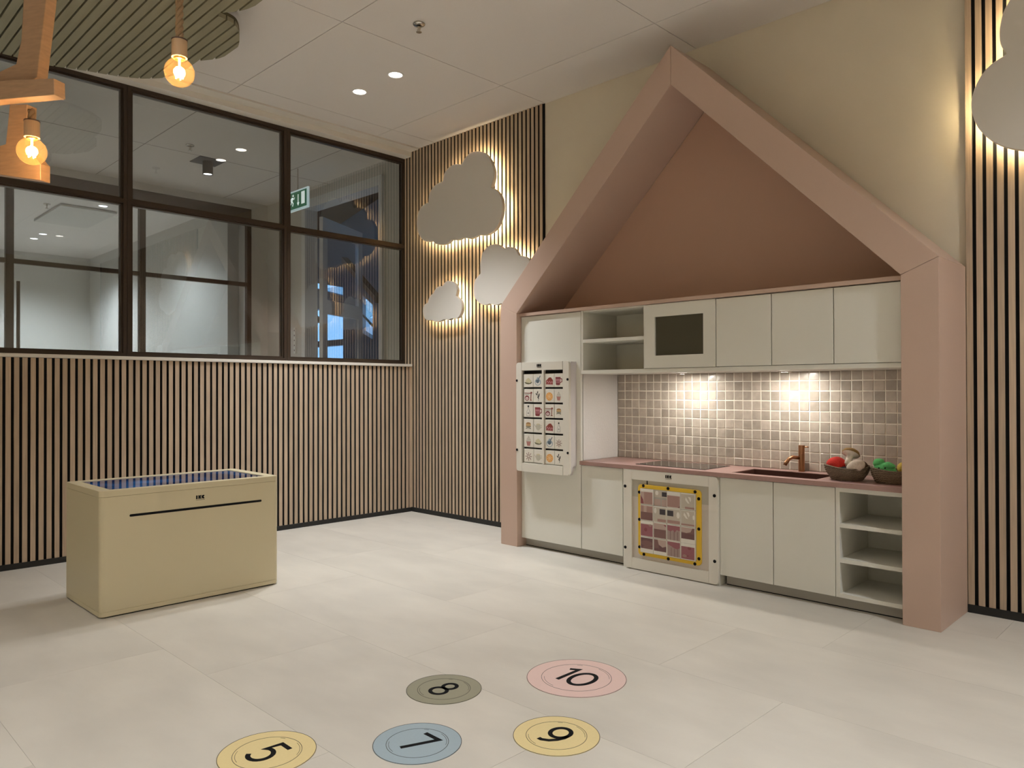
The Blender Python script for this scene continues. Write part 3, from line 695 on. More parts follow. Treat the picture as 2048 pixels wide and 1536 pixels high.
# frame bars with rounded outer corners
r_ = 0.018
lft = [(OX0-0.002, PZ0), (OX0-0.002, PZ1)] + [(PX0+r_-r_*math.sin(PI/2*i/5), PZ1-r_+r_*math.cos(PI/2*i/5)) for i in range(6)] + [(PX0+r_-r_*math.cos(PI/2*i/5), PZ0+r_-r_*math.sin(PI/2*i/5)) for i in range(6)]
MB().prism(lft, 'y', PF, PF+0.02).build('frame_stile', PANELW, t, bevel=0.001, seg=1)
MB().prism([(PX0+PX1-a, b) for a, b in lft], 'y', PF, PF+0.02).build('frame_stile', PANELW, t, bevel=0.001, seg=1)
MB().box(OX0-0.001, OX1+0.001, PF+0.0004, PF+0.02, OZ1, PZ1).build('frame_rail', PANELW, t, bevel=0.0006, seg=1)
MB().box(OX0-0.001, OX1+0.001, PF+0.0004, PF+0.02, PZ0, OZ0).build('frame_rail', PANELW, t, bevel=0.0006, seg=1)
MB().box(DX0, DX1, PF+0.0005, PF+0.02, OZ0, OZ1).build('divider', PANELW, t)
# body box with bevelled lower back edge
side = [(PF+0.0202, PZ0+0.004), (PF+0.0202, PZ1-0.003), (BACK, PZ1-0.003), (BACK, PZ0+0.055), (BACK-0.014, PZ0+0.05), (PF+0.034, PZ0+0.004)]
MB().prism(side, 'x', PX1-0.016, PX1-0.0005).build('side', plain('pale_grey_side', (0.66, 0.62, 0.62), 0.5), t)
MB().prism(side, 'x', PX0+0.0005, PX0+0.016).build('side', MATS['pale_grey_side'], t)
MB().box(PX0+0.016, PX1-0.016, PF+0.0202, BACK, PZ1-0.018, PZ1-0.003).build('top_panel', PANELW, t)
MB().box(PX0+0.016, PX1-0.016, BACK-0.008, BACK, PZ0+0.06, PZ1-0.018).build('back_panel', plain('dark_recess', (0.06, 0.055, 0.05), 0.8), t)
for x, z in ((1.6195, 1.050), (2.036, 1.053), (1.6195, 0.617), (2.036, 0.620)):
    MB().prism(circ(x+0.004, z, 0.0078, 14), 'y', PF-0.0025, PF+0.001).build('screw_cap', BLACK, t)
lg = MB(); logo(lg, 1.812, 1.141, 0.016, lambda pl: lg.prism(pl, 'y', PF-0.0008, PF+0.001)); lg.build('logo', BLACK, t)
# pictures: drawn in a unit square, y up
pc = {n: plain('print_'+n, c) for n, c in dict(cream=(0.62, 0.56, 0.36), olive=(0.16, 0.15, 0.09), blue=(0.30, 0.37, 0.42), navy=(0.09, 0.13, 0.17), red=(0.24, 0.045, 0.03), maroon=(0.22, 0.045, 0.05), rose=(0.50, 0.22, 0.24), white=(0.75, 0.72, 0.66), ink=(0.03, 0.03, 0.03), orange=(0.75, 0.37, 0.10), peach=(0.85, 0.62, 0.36), cup=(0.45, 0.20, 0.17), frost=(0.52, 0.48, 0.40), brown=(0.36, 0.20, 0.08), tan=(0.55, 0.36, 0.17), grey=(0.36, 0.34, 0.31), star=(0.36, 0.26, 0.23), teapot=(0.50, 0.47, 0.38)).items()}
PN = list(pc)
def E_(cx, cy, rx, ry, n=18): return [(cx+rx*math.cos(2*PI*i/n), cy+ry*math.sin(2*PI*i/n)) for i in range(n)]
def picture(kind):
    """list of (colour, polygon)"""
    P = []
    A = lambda c, pl: P.append((c, pl))
    S = lambda c, pts, wd: P.append((c, ('stroke', pts, wd)))
    if kind == 'butter':
        A('olive', [(0.05, 0.42), (0.2, 0.27), (0.5, 0.22), (0.8, 0.27), (0.95, 0.42)]); A('cream', E_(0.4, 0.52, 0.22, 0.16)); A('cream', E_(0.62, 0.48, 0.22, 0.15)); A('cream', E_(0.5, 0.62, 0.16, 0.13))
    elif kind == 'jar':
        A('blue', E_(0.5, 0.4, 0.36, 0.30)); A('white', E_(0.5, 0.36, 0.27, 0.2)); A('navy', E_(0.48, 0.48, 0.2, 0.18)); A('blue', [(0.34, 0.6), (0.66, 0.6), (0.58, 0.82), (0.42, 0.82)]); S('navy', [(0.55, 0.6), (0.8, 0.95)], 0.07)
    elif kind == 'cake':
        A('red', [(0.1, 0.5), (0.45, 0.78), (0.68, 0.8), (0.92, 0.55), (0.9, 0.15), (0.12, 0.18)]); S('rose', [(0.14, 0.36), (0.28, 0.48), (0.4, 0.32), (0.54, 0.46), (0.66, 0.30), (0.78, 0.44), (0.88, 0.32)], 0.07); S('rose', [(0.14, 0.22), (0.88, 0.19)], 0.05)
    elif kind == 'mug':
        A('maroon', [(0.12, 0.85), (0.75, 0.85), (0.70, 0.14), (0.6, 0.08), (0.27, 0.08), (0.17, 0.14)]); S('maroon', [(0.72, 0.72), (0.92, 0.66), (0.92, 0.4), (0.7, 0.32)], 0.08); A('rose', [(0.18, 0.66), (0.7, 0.66), (0.67, 0.3), (0.2, 0.3)]); S('maroon', [(0.22, 0.5), (0.3, 0.34), (0.38, 0.5), (0.46, 0.34), (0.54, 0.5), (0.62, 0.34)], 0.06)
    elif kind == 'jam':
        A('maroon', E_(0.32, 0.33, 0.26, 0.22)); A('white', E_(0.32, 0.3, 0.17, 0.12)); A('rose', E_(0.32, 0.3, 0.1, 0.05)); S('grey', [(0.08, 0.62), (0.55, 0.62)], 0.05); S('maroon', [(0.04, 0.76), (0.74, 0.74)], 0.05); S('red', [(0.8, 0.78), (0.76, 0.15)], 0.06); A('red', E_(0.82, 0.78, 0.09, 0.08)); S('red', [(0.66, 0.15), (0.88, 0.15)], 0.05)
    elif kind == 'herb':
        S('ink', [(0.55, 0.08), (0.57, 0.35), (0.45, 0.62), (0.42, 0.8)], 0.03)
        for cx, cy, an in ((0.45, 0.82, 1.3), (0.33, 0.66, 2.4), (0.6, 0.5, 1.0), (0.52, 0.36, 2.2), (0.62, 0.62, 1.1)):
            A('ink', [(cx+0.13*math.cos(a)*math.cos(an)-0.05*math.sin(a)*math.sin(an), cy+0.13*math.cos(a)*math.sin(an)+0.05*math.sin(a)*math.cos(an)) for a in [2*PI*i/10 for i in range(10)]])
    elif kind == 'orange':
        A('orange', E_(0.5, 0.47, 0.39, 0.36, 24)); A('peach', E_(0.5, 0.47, 0.05, 0.05, 8))
        for i in range(8): a = PI*i/4+0.2; S('peach', [(0.5+0.06*math.cos(a), 0.47+0.06*math.sin(a)), (0.5+0.32*math.cos(a), 0.47+0.3*math.sin(a))], 0.035)
    elif kind == 'cupcake':
        A('cup', [(0.24, 0.46), (0.76, 0.46), (0.66, 0.1), (0.34, 0.1)]); A('frost', [(0.22, 0.46), (0.78, 0.46), (0.72, 0.66), (0.58, 0.84), (0.5, 0.94), (0.42, 0.84), (0.28, 0.66)]); S('white', [(0.26, 0.6), (0.74, 0.56)], 0.03); S('white', [(0.36, 0.75), (0.66, 0.72)], 0.03)
    elif kind == 'bottle':
        A('grey', [(0.3, 0.06), (0.7, 0.06), (0.7, 0.45), (0.56, 0.7), (0.56, 0.86), (0.44, 0.86), (0.44, 0.7), (0.3, 0.45)]); A('white', [(0.34, 0.1), (0.66, 0.1), (0.66, 0.44), (0.53, 0.68), (0.53, 0.8), (0.47, 0.8), (0.47, 0.68), (0.34, 0.44)]); A('ink', E_(0.5, 0.9, 0.09, 0.08)); A('grey', E_(0.5, 0.32, 0.1, 0.08))
    elif kind == 'macaron':
        A('brown', E_(0.5, 0.68, 0.28, 0.14)); A('tan', [(0.22, 0.5), (0.78, 0.5), (0.78, 0.68), (0.22, 0.68)]); A('olive', [(0.22, 0.42), (0.78, 0.42), (0.78, 0.5), (0.22, 0.5)]); A('white', [(0.24, 0.36), (0.76, 0.36), (0.76, 0.42), (0.24, 0.42)]); A('olive', E_(0.5, 0.3, 0.29, 0.1)); A('white', E_(0.5, 0.26, 0.24, 0.05))
    elif kind == 'teapot':
        A('teapot', [(0.28, 0.68), (0.72, 0.68), (0.8, 0.45), (0.7, 0.24), (0.5, 0.14), (0.3, 0.24), (0.2, 0.45)]); S('teapot', [(0.78, 0.62), (0.95, 0.58), (0.9, 0.4), (0.76, 0.38)], 0.05); A('cream', E_(0.5, 0.7, 0.2, 0.05)); S('teapot', [(0.22, 0.45), (0.06, 0.66)], 0.06)
    elif kind == 'star':
        for i in range(8): a = PI*i/4; S('star', [(0.5+0.08*math.cos(a), 0.47+0.08*math.sin(a)), (0.5+0.38*math.cos(a), 0.47+0.36*math.sin(a))], 0.075)
    return P
grid = [['butter', 'jar', 'cake', 'mug'], ['jam', 'herb', 'orange', 'cupcake'], ['bottle', 'mug', 'jam', 'macaron'], ['macaron', 'teapot', 'cake', 'bottle'], ['cupcake', 'butter', 'jar', 'star'], ['star', 'teapot', 'orange', 'herb']]
cx_ = [(1.6745, 1.7545), (1.7565, 1.8325), (1.8505, 1.9265), (1.9285, 1.9970)]
blockmesh = {}
for r in range(6):
    for c in range(4):
        x0, x1 = cx_[c]; z1_ = 1.090 - 0.0928*r; z0_ = z1_ - 0.0815
        yb0 = PF + 0.008 + random.uniform(-0.001, 0.002)
        rot = random.uniform(-0.03, 0.03)
        blk = MB().box(x0, x1, yb0, yb0+0.03, z0_, z1_).build('picture_block', PANELW, t, bevel=0.0015, seg=1)
        im = MB(); names = []; lay = 0
        s_ = min(x1-x0, z1_-z0_)*0.92; ox = (x0+x1)/2 - s_/2; oz = (z0_+z1_)/2 - s_/2 - 0.003
        for colr, pl in picture(grid[r][c]):
            if colr not in names: names.append(colr)
            im.cur = names.index(colr); lay += 1; yy = yb0 - 0.0002 - 0.00012*lay
            if pl[0] == 'stroke': ribbon(im, [(ox+a*s_, oz+b*s_) for a, b in pl[1]], pl[2]*s_, yy, yb0+0.0004, 'y')
            else: im.prism([(ox+a*s_, oz+b*s_) for a, b in pl], 'y', yy, yb0+0.0004)
        im.build('picture', [pc[n] for n in names], blk)
for r in range(1, 7):
    z = 1.090 - 0.0928*r + 0.006
    for a, b in ((OX0, DX0), (DX1, OX1)): MB().tube([(a, PF+0.03, z+0.04-0.003), (b, PF+0.03, z+0.04-0.003)], 0.004, 6).build('axle', CHROME, t)

# ------------------------------------------------------------------ sliding puzzle where the oven would be
QF = -0.38
t = thing('sliding_puzzle_panel', (2.697, -0.37, 0), 'white framed sliding oven puzzle with mustard border under the hob', 'wall game')
QX0, QX1, QZ0, QZ1 = 2.4055, 2.9835, 0.006, 0.5495
IX0, IX1, IZ0, IZ1 = 2.458, 2.934, 0.0645, 0.4965
r_ = 0.02
lft = [(IX0, QZ0), (IX0, QZ1)] + [(QX0+r_-r_*math.sin(PI/2*i/5), QZ1-r_+r_*math.cos(PI/2*i/5)) for i in range(6)] + [(QX0+r_-r_*math.cos(PI/2*i/5), QZ0+r_-r_*math.sin(PI/2*i/5)) for i in range(6)]
MB().prism(lft, 'y', QF, QF+0.019).build('frame_stile', PANELW, t, bevel=0.001, seg=1)
MB().prism([(IX0+IX1-a, b) for a, b in lft], 'y', QF, QF+0.019).build('frame_stile', PANELW, t, bevel=0.001, seg=1)
MB().box(IX0+0.0005, IX1-0.0005, QF+0.0004, QF+0.019, IZ1, QZ1).build('frame_rail', PANELW, t)
MB().box(IX0+0.0005, IX1-0.0005, QF+0.0004, QF+0.019, QZ0, IZ0).build('frame_rail', PANELW, t)
MB().box(IX0, IX1, QF+0.008, QF+0.018, IZ0, 0.402).build('back_board', plain('warm_grey_print', (0.60, 0.54, 0.48)), t)
MB().box(IX0, IX1, QF+0.0079, QF+0.018, 0.402, IZ1).build('back_board', GREYB, t)
MB().box(2.388, 2.9845, QF+0.0192, -0.01, 0.0, 0.5500).build('box', CABW, t)
bdr = MB().prism(rrect(2.502, 2.891, 0.086, 0.4735, 0.02), 'y', QF-0.001, QF+0.0078).build('border', YELLOW, t, bevel=0.001, seg=1)
MB().prism(rrect(2.5205, 2.8640, 0.104, 0.4535, 0.004, 2), 'y', QF-0.0015, QF+0.001).build('tray', plain('tray_grey', (0.40, 0.38, 0.33)), t)
def scr(x, z, yy): MB().prism(circ(x, z, 0.0085, 14), 'y', yy-0.0022, yy+0.001).build('screw_cap', BLACK, t)
for x, z in ((2.415, 0.455), (2.415, 0.115), (2.968, 0.4545), (2.968, 0.123)): scr(x, z, QF)
for x, z in ((2.538, 0.467), (2.695, 0.466), (2.858, 0.464), (2.511, 0.430), (2.511, 0.281), (2.511, 0.130), (2.879, 0.430), (2.879, 0.275), (2.879, 0.122), (2.540, 0.094), (2.695, 0.093), (2.855, 0.092)): scr(x, z, QF-0.001)
lg = MB(); logo(lg, 2.697, 0.5285, 0.0165, lambda pl: lg.prism(pl, 'y', QF-0.0006, QF+0.001)); lg.build('logo', BLACK, t)
MB().box(2.553, 2.560, QF+0.007, QF+0.0079, 0.474, 0.4955).build('printed_mark', BLACK, t)
zc = {n: plain('puzzle_'+n, c) for n, c in dict(rose=(0.37, 0.22, 0.19), plum=(0.20, 0.10, 0.09), pale=(0.52, 0.46, 0.38), white=(0.76, 0.72, 0.65), berry=(0.31, 0.11, 0.125), deep=(0.15, 0.07, 0.07), screen=(0.045, 0.035, 0.04), light=(0.48, 0.35, 0.30), drip=(0.36, 0.26, 0.23), wine=(0.24, 0.065, 0.07)).items()}
# each tile: list of (colour, polygon in unit square) on a white tile
U = [(0, 0), (1, 0), (1, 1), (0, 1)]
R4 = lambda a, b, c, d_: [(a, c), (b, c), (b, d_), (a, d_)]
slash = lambda cx, cy: [[(cx-0.18, cy+0.18), (cx-0.24, cy+0.0), (cx-0.05, cy-0.22), (cx+0.1, cy-0.24)], [(cx-0.02, cy+0.22), (cx+0.18, cy+0.2), (cx+0.22, cy+0.0), (cx+0.16, cy-0.12)]]
T_ = {
 (0, 0): [('rose', R4(0, 1, 0, .86)), ('light', R4(0, .3, 0, .86)), ('wine', [(0, 0), (.28, 0), (.22, .3), (0, .62)])],
 (0, 2): [('rose', R4(0, 1, 0, .80)), ('plum', [(.82, 0), (1, 0), (1, .14)])],
 (0, 3): [('pale', U), ('rose', R4(.3, 1, 0, .14))] + [('white', q) for q in slash(.55, .62)],
 (1, 0): [('rose', R4(0, 1, .55, 1)), ('light', R4(.25, .5, .55, 1)), ('plum', R4(0, 1, 0, .55))],
 (1, 1): [('pale', U), ('rose', R4(.3, 1, 0, .2)), ('screen', R4(.48, .95, .52, .9)), ('white', E_(.12, .75, .1, .2))],
 (1, 2): [('pale', U), ('rose', R4(0, 1, 0, .22)), ('screen', R4(0, .48, .5, .88)), ('white', E_(.86, .62, .12, .22))],
 (1, 3): [('pale', U), ('rose', R4(0, 1, 0, .12))] + [('white', q) for q in slash(.42, .7)] + [('white', E_(.94, .6, .07, .16))],
 (2, 0): [('light', R4(0, 1, .1, .85)), ('berry', R4(0, 1, 0, .82)), ('wine', E_(.42, .45, .13, .13)), ('rose', E_(.8, .78, .14, .08))],
 (2, 1): [('light', R4(0, 1, .6, 1)), ('plum', R4(0, 1, 0, .6)), ('wine', [(.8, .95), (1, .95), (1, .8)])],
 (2, 2): [('drip', U), ('berry', [(0, 1), (1, 1), (1, .68), (.75, .74), (.6, .55), (.45, .7), (.25, .58), (0, .66)]), ('plum', R4(.22, .25, 0, .6)), ('plum', R4(.52, .55, 0, .6)), ('plum', R4(.8, .83, 0, .6))],
 (2, 3): [('plum', R4(0, 1, .24, 1)), ('light', [(0, 1), (.85, 1), (.7, .72), (.4, .64), (0, .68)]), ('deep', R4(0, .96, .24, .6))],
 (3, 0): [('deep', R4(0, 1, .24, 1)), ('plum', E_(.5, .62, .5, .2)), ('plum', R4(.2, 1, .24, .42))],
 (3, 1): [('deep', R4(0, 1, .2, 1)), ('plum', R4(0, .4, .4, 1)), ('light', [(.3, 1), (1, 1), (1, .6), (.7, .5), (.4, .66)])],
 (3, 2): [('drip', U), ('berry', [(0, 1), (1, 1), (1, .66), (.8, .55), (.55, .58), (.3, .7), (0, .8)]), ('plum', R4(.3, .33, 0, .6)), ('plum', R4(.55, .58, 0, .55)), ('plum', R4(.8, .83, 0, .55))],
 (3, 3): [('berry', R4(0, 1, 0, .84)), ('wine', E_(.62, .74, .13, .1)), ('rose', E_(.25, .2, .16, .1)), ('wine', E_(.5, .22, .05, .05))],
}
gx = [2.5215, 2.6065, 2.6910, 2.7760, 2.8620]; gz = [0.4520, 0.3660, 0.2795, 0.1925, 0.1060]
for (r, c), art in T_.items():
    x0, x1 = gx[c]+0.0008, gx[c+1]-0.0012; z1_, z0_ = gz[r]-0.0008, gz[r+1]+0.0012
    dz = random.uniform(-0.0012, 0.0012); z0_ += dz*0.5; z1_ += dz*0.5; yy = QF-0.009 - random.uniform(0, 0.0012)
    tl = MB().box(x0, x1, yy, QF-0.0016, z0_, z1_).build('puzzle_tile', PANELW, t, bevel=0.001, seg=1)
    im = MB(); names = []; W_ = x1-x0-0.006; H_ = z1_-z0_-0.008
    for k, (colr, pl) in enumerate(art):
        if colr not in names: names.append(colr)
        im.cur = names.index(colr)
        im.prism([(x0+0.003+a*W_, z0_+0.004+b*H_) for a, b in pl], 'y', yy-0.0002-0.00012*k, yy+0.0003)
    im.build('picture', [zc[n] for n in names], tl)
im = MB(); names = ['pale', 'screen', 'white', 'light']        # what the empty slot shows
x0, x1, z0_, z1_ = gx[1]+0.002, gx[2]-0.002, gz[1]+0.002, gz[0]-0.002
im.cur = 0; im.box(x0, x1, QF-0.0018, QF-0.0014, z0_+0.045, z1_); im.cur = 1; im.box(x0+0.048, x1, QF-0.0021, QF-0.0016, z1_-0.03, z1_-0.006)
im.cur = 2; im.prism(E_(x0+0.016, z1_-0.014, 0.010, 0.012), 'y', QF-0.0021, QF-0.0016); im.cur = 3; im.box(x0, x0+0.04, QF-0.0021, QF-0.0016, z0_, z0_+0.036); im.box(x0+0.046, x1, QF-0.0021, QF-0.0016, z0_, z0_+0.036)
im.build('slot_print', [zc[n] for n in names], t)

# ================================================================== BASKETS AND PLUSH FOOD
def basket(cx, cy, label, rx=0.100, h=0.058, sx=1.0):
    t = thing('basket', (cx, cy, WT), label, 'basket', 'woven baskets on the worktop')
    prof = [(0.001, 0.004), (0.062, 0.004), (0.068, 0.0)]
    n = 13; nseg = 60
    for i in range(n+1):
        u_ = i/n; prof.append((0.070 + (rx-0.070)*math.sin(u_*PI/2), 0.004 + (h-0.004)*u_))
    prof += [(rx-0.008, h-0.004)] + [(0.064+(rx-0.074)*k/5, 0.010+(h-0.018)*k/5) for k in range(5, -1, -1)] + [(0.001, 0.009)]
    mb = MB().lathe(prof, (0, 0, 0), nseg, caps=False)
    for q in range(3, 3+n+1):                      # strands pass over and under each other
        for k in range(nseg):
            x, y, z = mb.v[q*nseg+k]; f = 1 + 0.020*(1 if (q+k//2) % 2 else -1); mb.v[q*nseg+k] = (x*f, y*f, z)
    mb.v = [(cx+x, cy+y*0.86, WT+0.0005+z+0.006*math.sin(2*math.atan2(y, x)+0.6)*max(0, z/h)) for x, y, z in mb.v]
    mb.build('woven_body', WICKER, t)
    mb = MB(); pts = [(cx+(rx-0.001)*math.cos(2*PI*i/40), cy+(rx-0.001)*0.86*math.sin(2*PI*i/40), WT+h+0.004+0.006*math.sin(4*PI*i/40+0.6)) for i in range(40)]
    mb.loop_tube(pts, 0.0038, 6).build('rim', WICKER, t, smooth=True)
basket(3.570, -0.238, 'woven brown basket holding the red plush and plush mushroom', rx=0.098)
basket(3.763, -0.228, 'woven brown basket holding the green plush beside the right post', rx=0.089)
FUZZ = lambda n, c: mat(n, c, 0.95, noise=(180, 0.12), bump=(350, 0.25))
R_ = Matrix.Rotation
def plush(name, label): return thing(name, (3.6, -0.2, WT+0.06), label, 'plush toy')
t = plush('plush_tomato', 'round red plush at the left of the first basket')
MB().ball((3.530, -0.258, 0.637), (0.045, 0.043, 0.042), wob=0.04, seed=1).build('body', FUZZ('red_plush', (0.55, 0.025, 0.015)), t, smooth=True)
MB().ball((3.540, -0.3010, 0.632), 0.003).build('eye', BLACK, t, smooth=True)
t = plush('plush_mushroom', 'plush mushroom with tan cap and white stem on top of the first basket')
rm = R_(math.radians(-20), 3, 'Z') @ R_(math.radians(-34), 3, 'X') @ R_(math.radians(-8), 3, 'Y')
mb = MB().lathe([(0.001, 0.022), (0.018, 0.020), (0.034, 0.010), (0.040, -0.002), (0.036, -0.007)], (0, 0, 0), 24, caps=False); mb.v = [tuple(rm @ Vector(v) + Vector((3.583, -0.222, 0.695))) for v in mb.v]
mb.build('cap', FUZZ('tan_plush', (0.33, 0.20, 0.075)), t, smooth=True)
mb = MB().lathe([(0.038, -0.006), (0.026, -0.012), (0.015, -0.016), (0.014, -0.035), (0.017, -0.062), (0.008, -0.070), (0.001, -0.071)], (0, 0, 0), 20, caps=False); mb.v = [tuple(rm @ Vector(v) + Vector((3.583, -0.222, 0.695))) for v in mb.v]
mb.build('stem', FUZZ('white_plush', (0.74, 0.68, 0.60)), t, smooth=True)
t = plush('plush_egg', 'cream oval plush leaning out of the right side of the first basket')
MB().ball((3.622, -0.276, 0.638), (0.046, 0.030, 0.030), wob=0.02, rot=R_(math.radians(-33), 3, 'Y'), seed=4).build('body', FUZZ('cream_plush', (0.66, 0.56, 0.48)), t, smooth=True)
t = plush('plush_aubergine', 'dark plush lying deep in the first basket between red and cream plush')
MB().ball((3.575, -0.280, 0.616), (0.030, 0.024, 0.022), wob=0.05, seed=5).build('body', FUZZ('dark_plush', (0.025, 0.022, 0.028)), t, smooth=True)
MB().ball((3.560, -0.290, 0.619), (0.014, 0.010, 0.016), wob=0.05, seed=9).build('leaf', FUZZ('dark_green_plush', (0.02, 0.07, 0.045)), t, smooth=True)
t = plush('plush_potato', 'dark brown plush at the back right of the first basket')
MB().ball((3.615, -0.200, 0.630), (0.036, 0.030, 0.034), wob=0.05, seed=12).build('body', FUZZ('brown_plush', (0.14, 0.075, 0.05)), t, smooth=True)
t = plush('plush_broccoli', 'bright green plush with small black eyes in the second basket')
g_ = FUZZ('green_plush', (0.13, 0.56, 0.19))
MB().ball((3.740, -0.24, 0.636), (0.046, 0.034, 0.028), wob=0.1, rot=R_(math.radians(14), 3, 'Y'), seed=3).ball((3.712, -0.24, 0.660), (0.026, 0.022, 0.020), wob=0.08, seed=6).ball((3.752, -0.25, 0.648), (0.030, 0.02, 0.02), wob=0.1, seed=8).build('body', g_, t, smooth=True)
MB().ball((3.722, -0.272, 0.640), 0.0035).ball((3.748, -0.272, 0.642), 0.0035).build('eye', BLACK, t, smooth=True)
t = plush('plush_garlic', 'pale beige plush peeking out left of the green plush')
MB().ball((3.694, -0.205, 0.640), (0.022, 0.022, 0.020), wob=0.05, seed=10).build('body', MATS['cream_plush'], t, smooth=True)
t = plush('plush_banana', 'yellow plush behind the right pink post in the second basket')
MB().ball((3.812, -0.22, 0.642), (0.030, 0.026, 0.028), wob=0.05, seed=11).build('body', FUZZ('yellow_plush', (0.70, 0.50, 0.10)), t, smooth=True)

# ================================================================== TOUCH TABLE
t = thing('touch_table', (1.09, -2.32, 0), 'beige box-shaped play table with a dark touch screen in its top', 'play table')
TX0, TX1, TY0, TY1, TH = 0.838, 1.345, -2.742, -1.902, 0.5555
body = rrect(TX0, TX1, TY0, TY1, 0.022, 6)
MB().prism(rrect(TX0+0.012, TX1-0.012, TY0+0.012, TY1-0.012, 0.015, 4), 'z', 0.0, 0.008).build('foot', BLACK, t)
MB().prism(body, 'z', 0.006, 0.0265).build('base_board', TABLEM, t, bevel=0.0012, seg=1)
MB().prism(body, 'z', 0.0272, 0.5275).build('body', TABLEM, t, bevel=0.0008, seg=1)
rim = MB(); sx0, sx1, sy0, sy1 = TX0+0.042, TX1-0.042, TY0+0.055, TY1-0.055
n = len(body); inn = rrect(sx0, sx1, sy0, sy1, 0.006, 6)
vs_ = [(*q, z) for z in (0.5282, TH) for q in body + inn]
fs_ = []
for i in range(n):
    j = (i+1) % n
    fs_ += [(2*n+i, 2*n+j, 3*n+j, 3*n+i), (j, i, n+i, n+j), (i, j, 2*n+j, 2*n+i), (n+j, n+i, 3*n+i, 3*n+j)]
rim.add(vs_, fs_).build('rim', TABLEM, t, bevel=0.0015, seg=1)
def screenmat():
    m = bpy.data.materials.new('touch_screen'); m.use_nodes = True; nt = m.node_tree; b = nt.nodes['Principled BSDF']
    b.inputs['Base Color'].default_value = (0.006, 0.008, 0.012, 1); b.inputs['Roughness'].default_value = 0.04
    tc2 = nt.nodes.new('ShaderNodeTexCoord'); nz = nt.nodes.new('ShaderNodeTexNoise'); nz.inputs['Scale'].default_value = 5.0
    cr = nt.nodes.new('ShaderNodeValToRGB'); cr.color_ramp.elements[0].position = 0.45; cr.color_ramp.elements[0].color = (0.004, 0.012, 0.05, 1)
    cr.color_ramp.elements[1].position = 0.75; cr.color_ramp.elements[1].color = (0.03, 0.12, 0.30, 1)
    nt.links.new(tc2.outputs['Object'], nz.inputs['Vector']); nt.links.new(nz.outputs['Fac'], cr.inputs[0])
    nt.links.new(cr.outputs[0], b.inputs['Emission Color']); b.inputs['Emission Strength'].default_value = 0.55
    return m
MB().box(sx0+0.0005, sx1-0.0005, sy0+0.0005, sy1-0.0005, 0.5285, TH-0.003).build('screen', screenmat(), t)
MB().prism(rrect(-2.621, -1.994, 0.4315, 0.4425, 0.0054, 4), 'x', TX1-0.002, TX1+0.0006).build('slot', BLACK, t)
lg = MB(); logo(lg, -2.304, 0.4875, 0.0175, lambda pl: lg.prism(pl, 'x', TX1-0.001, TX1+0.0008)); lg.build('logo', BLACK, t)

# ================================================================== NUMBER DISCS ON THE FLOOR
def arc(cx, cy, rx, ry, a0, a1, n=18): return [(cx+rx*math.cos(math.radians(a0+(a1-a0)*i/n)), cy+ry*math.sin(math.radians(a0+(a1-a0)*i/n))) for i in range(n+1)]
DIG = {'5': [[(0.56, 1.0), (0.14, 1.0), (0.085, 0.565)] + arc(0.27, 0.33, 0.31, 0.32, 112, -140)],
       '7': [[(0.02, 1.0), (0.60, 1.0), (0.20, 0.0)]],
       '8': [arc(0.3, 0.76, 0.225, 0.235, 0, 360, 26)[:-1], arc(0.3, 0.265, 0.285, 0.27, 0, 360, 28)[:-1]],
       '9': [arc(0.3, 0.68, 0.28, 0.31, 0, 360, 28)[:-1], [(0.58, 0.68), (0.575, 0.50), (0.50, 0.30), (0.36, 0.12), (0.17, 0.02), (0.06, 0.03)]],
       '1': [[(0.02, 0.86), (0.26, 1.0), (0.26, 0.0)]], '0': [arc(0.36, 0.5, 0.33, 0.49, 0, 360, 32)[:-1]]}
def disc(cx, cy, r, text, colr, label, h=0.108, turn=0.0):
    t = thing('number_disc', (cx, cy, 0), label, 'floor sticker', 'number discs on the floor')
    MB().prism([(cx+r*math.cos(2*PI*i/64), cy+r*math.sin(2*PI*i/64)) for i in range(64)], 'z', 0.0003, 0.0012).build('disc', mat('sticker_'+text, colr, 0.45, noise=(150, 0.02)), t)
    ink = MB(); z0, z1 = 0.0010, 0.0015
    SI = plain('sticker_ink', (0.05, 0.045, 0.035))
    ribbon(MB(), circ(cx, cy, r*0.992, 72), 0.0016, z0, z1, 'z', True).build('edge_line', SI, t)
    ribbon(MB(), circ(cx, cy, r*0.70, 64), 0.0015, z0, z1, 'z', True).build('ring_line', SI, t)
    for rr, a0, a1 in ((0.655, 35, 85), (0.655, 118, 128), (0.645, 220, 265)): ribbon(MB(), arc(cx, cy, r*rr, r*rr, a0, a1), 0.0011, z0, z1, 'z').build('accent_line', SI, t)
    nm = MB(); wds = [0.30 if ch == '1' else 0.70 if ch == '0' else 0.6 for ch in text]; gap = 0.14
    tot = sum(wds)+gap*(len(text)-1); x = -tot/2; R2 = Matrix.Rotation(turn, 2)
    for ch, wd in zip(text, wds):
        for st in DIG[ch]:
            closed = ch in '80' or (ch == '9' and st is DIG['9'][0])
            pts = [tuple(R2 @ Vector(((x+a)*h, (b-0.5)*h))) for a, b in st]
            ribbon(nm, [(cx+a, cy+b) for a, b in pts], 0.13*h, 0.0010, 0.0018, 'z', closed)
        x += wd+gap
    nm.build('numeral', BLACK, t)
disc(3.244, -1.804, 0.172, '10', (0.76, 0.55, 0.50), 'pink floor disc printed with the number 10', 0.118)
disc(2.993, -2.188, 0.125, '8', (0.29, 0.28, 0.20), 'olive green floor disc printed with the number 8', 0.100)
disc(3.232, -2.488, 0.125, '7', (0.34, 0.43, 0.48), 'blue-grey floor disc printed with the number 7', 0.104)
disc(3.482, -2.180, 0.125, '9', (0.76, 0.62, 0.31), 'yellow floor disc with a 9, right of the blue-grey disc', 0.104)
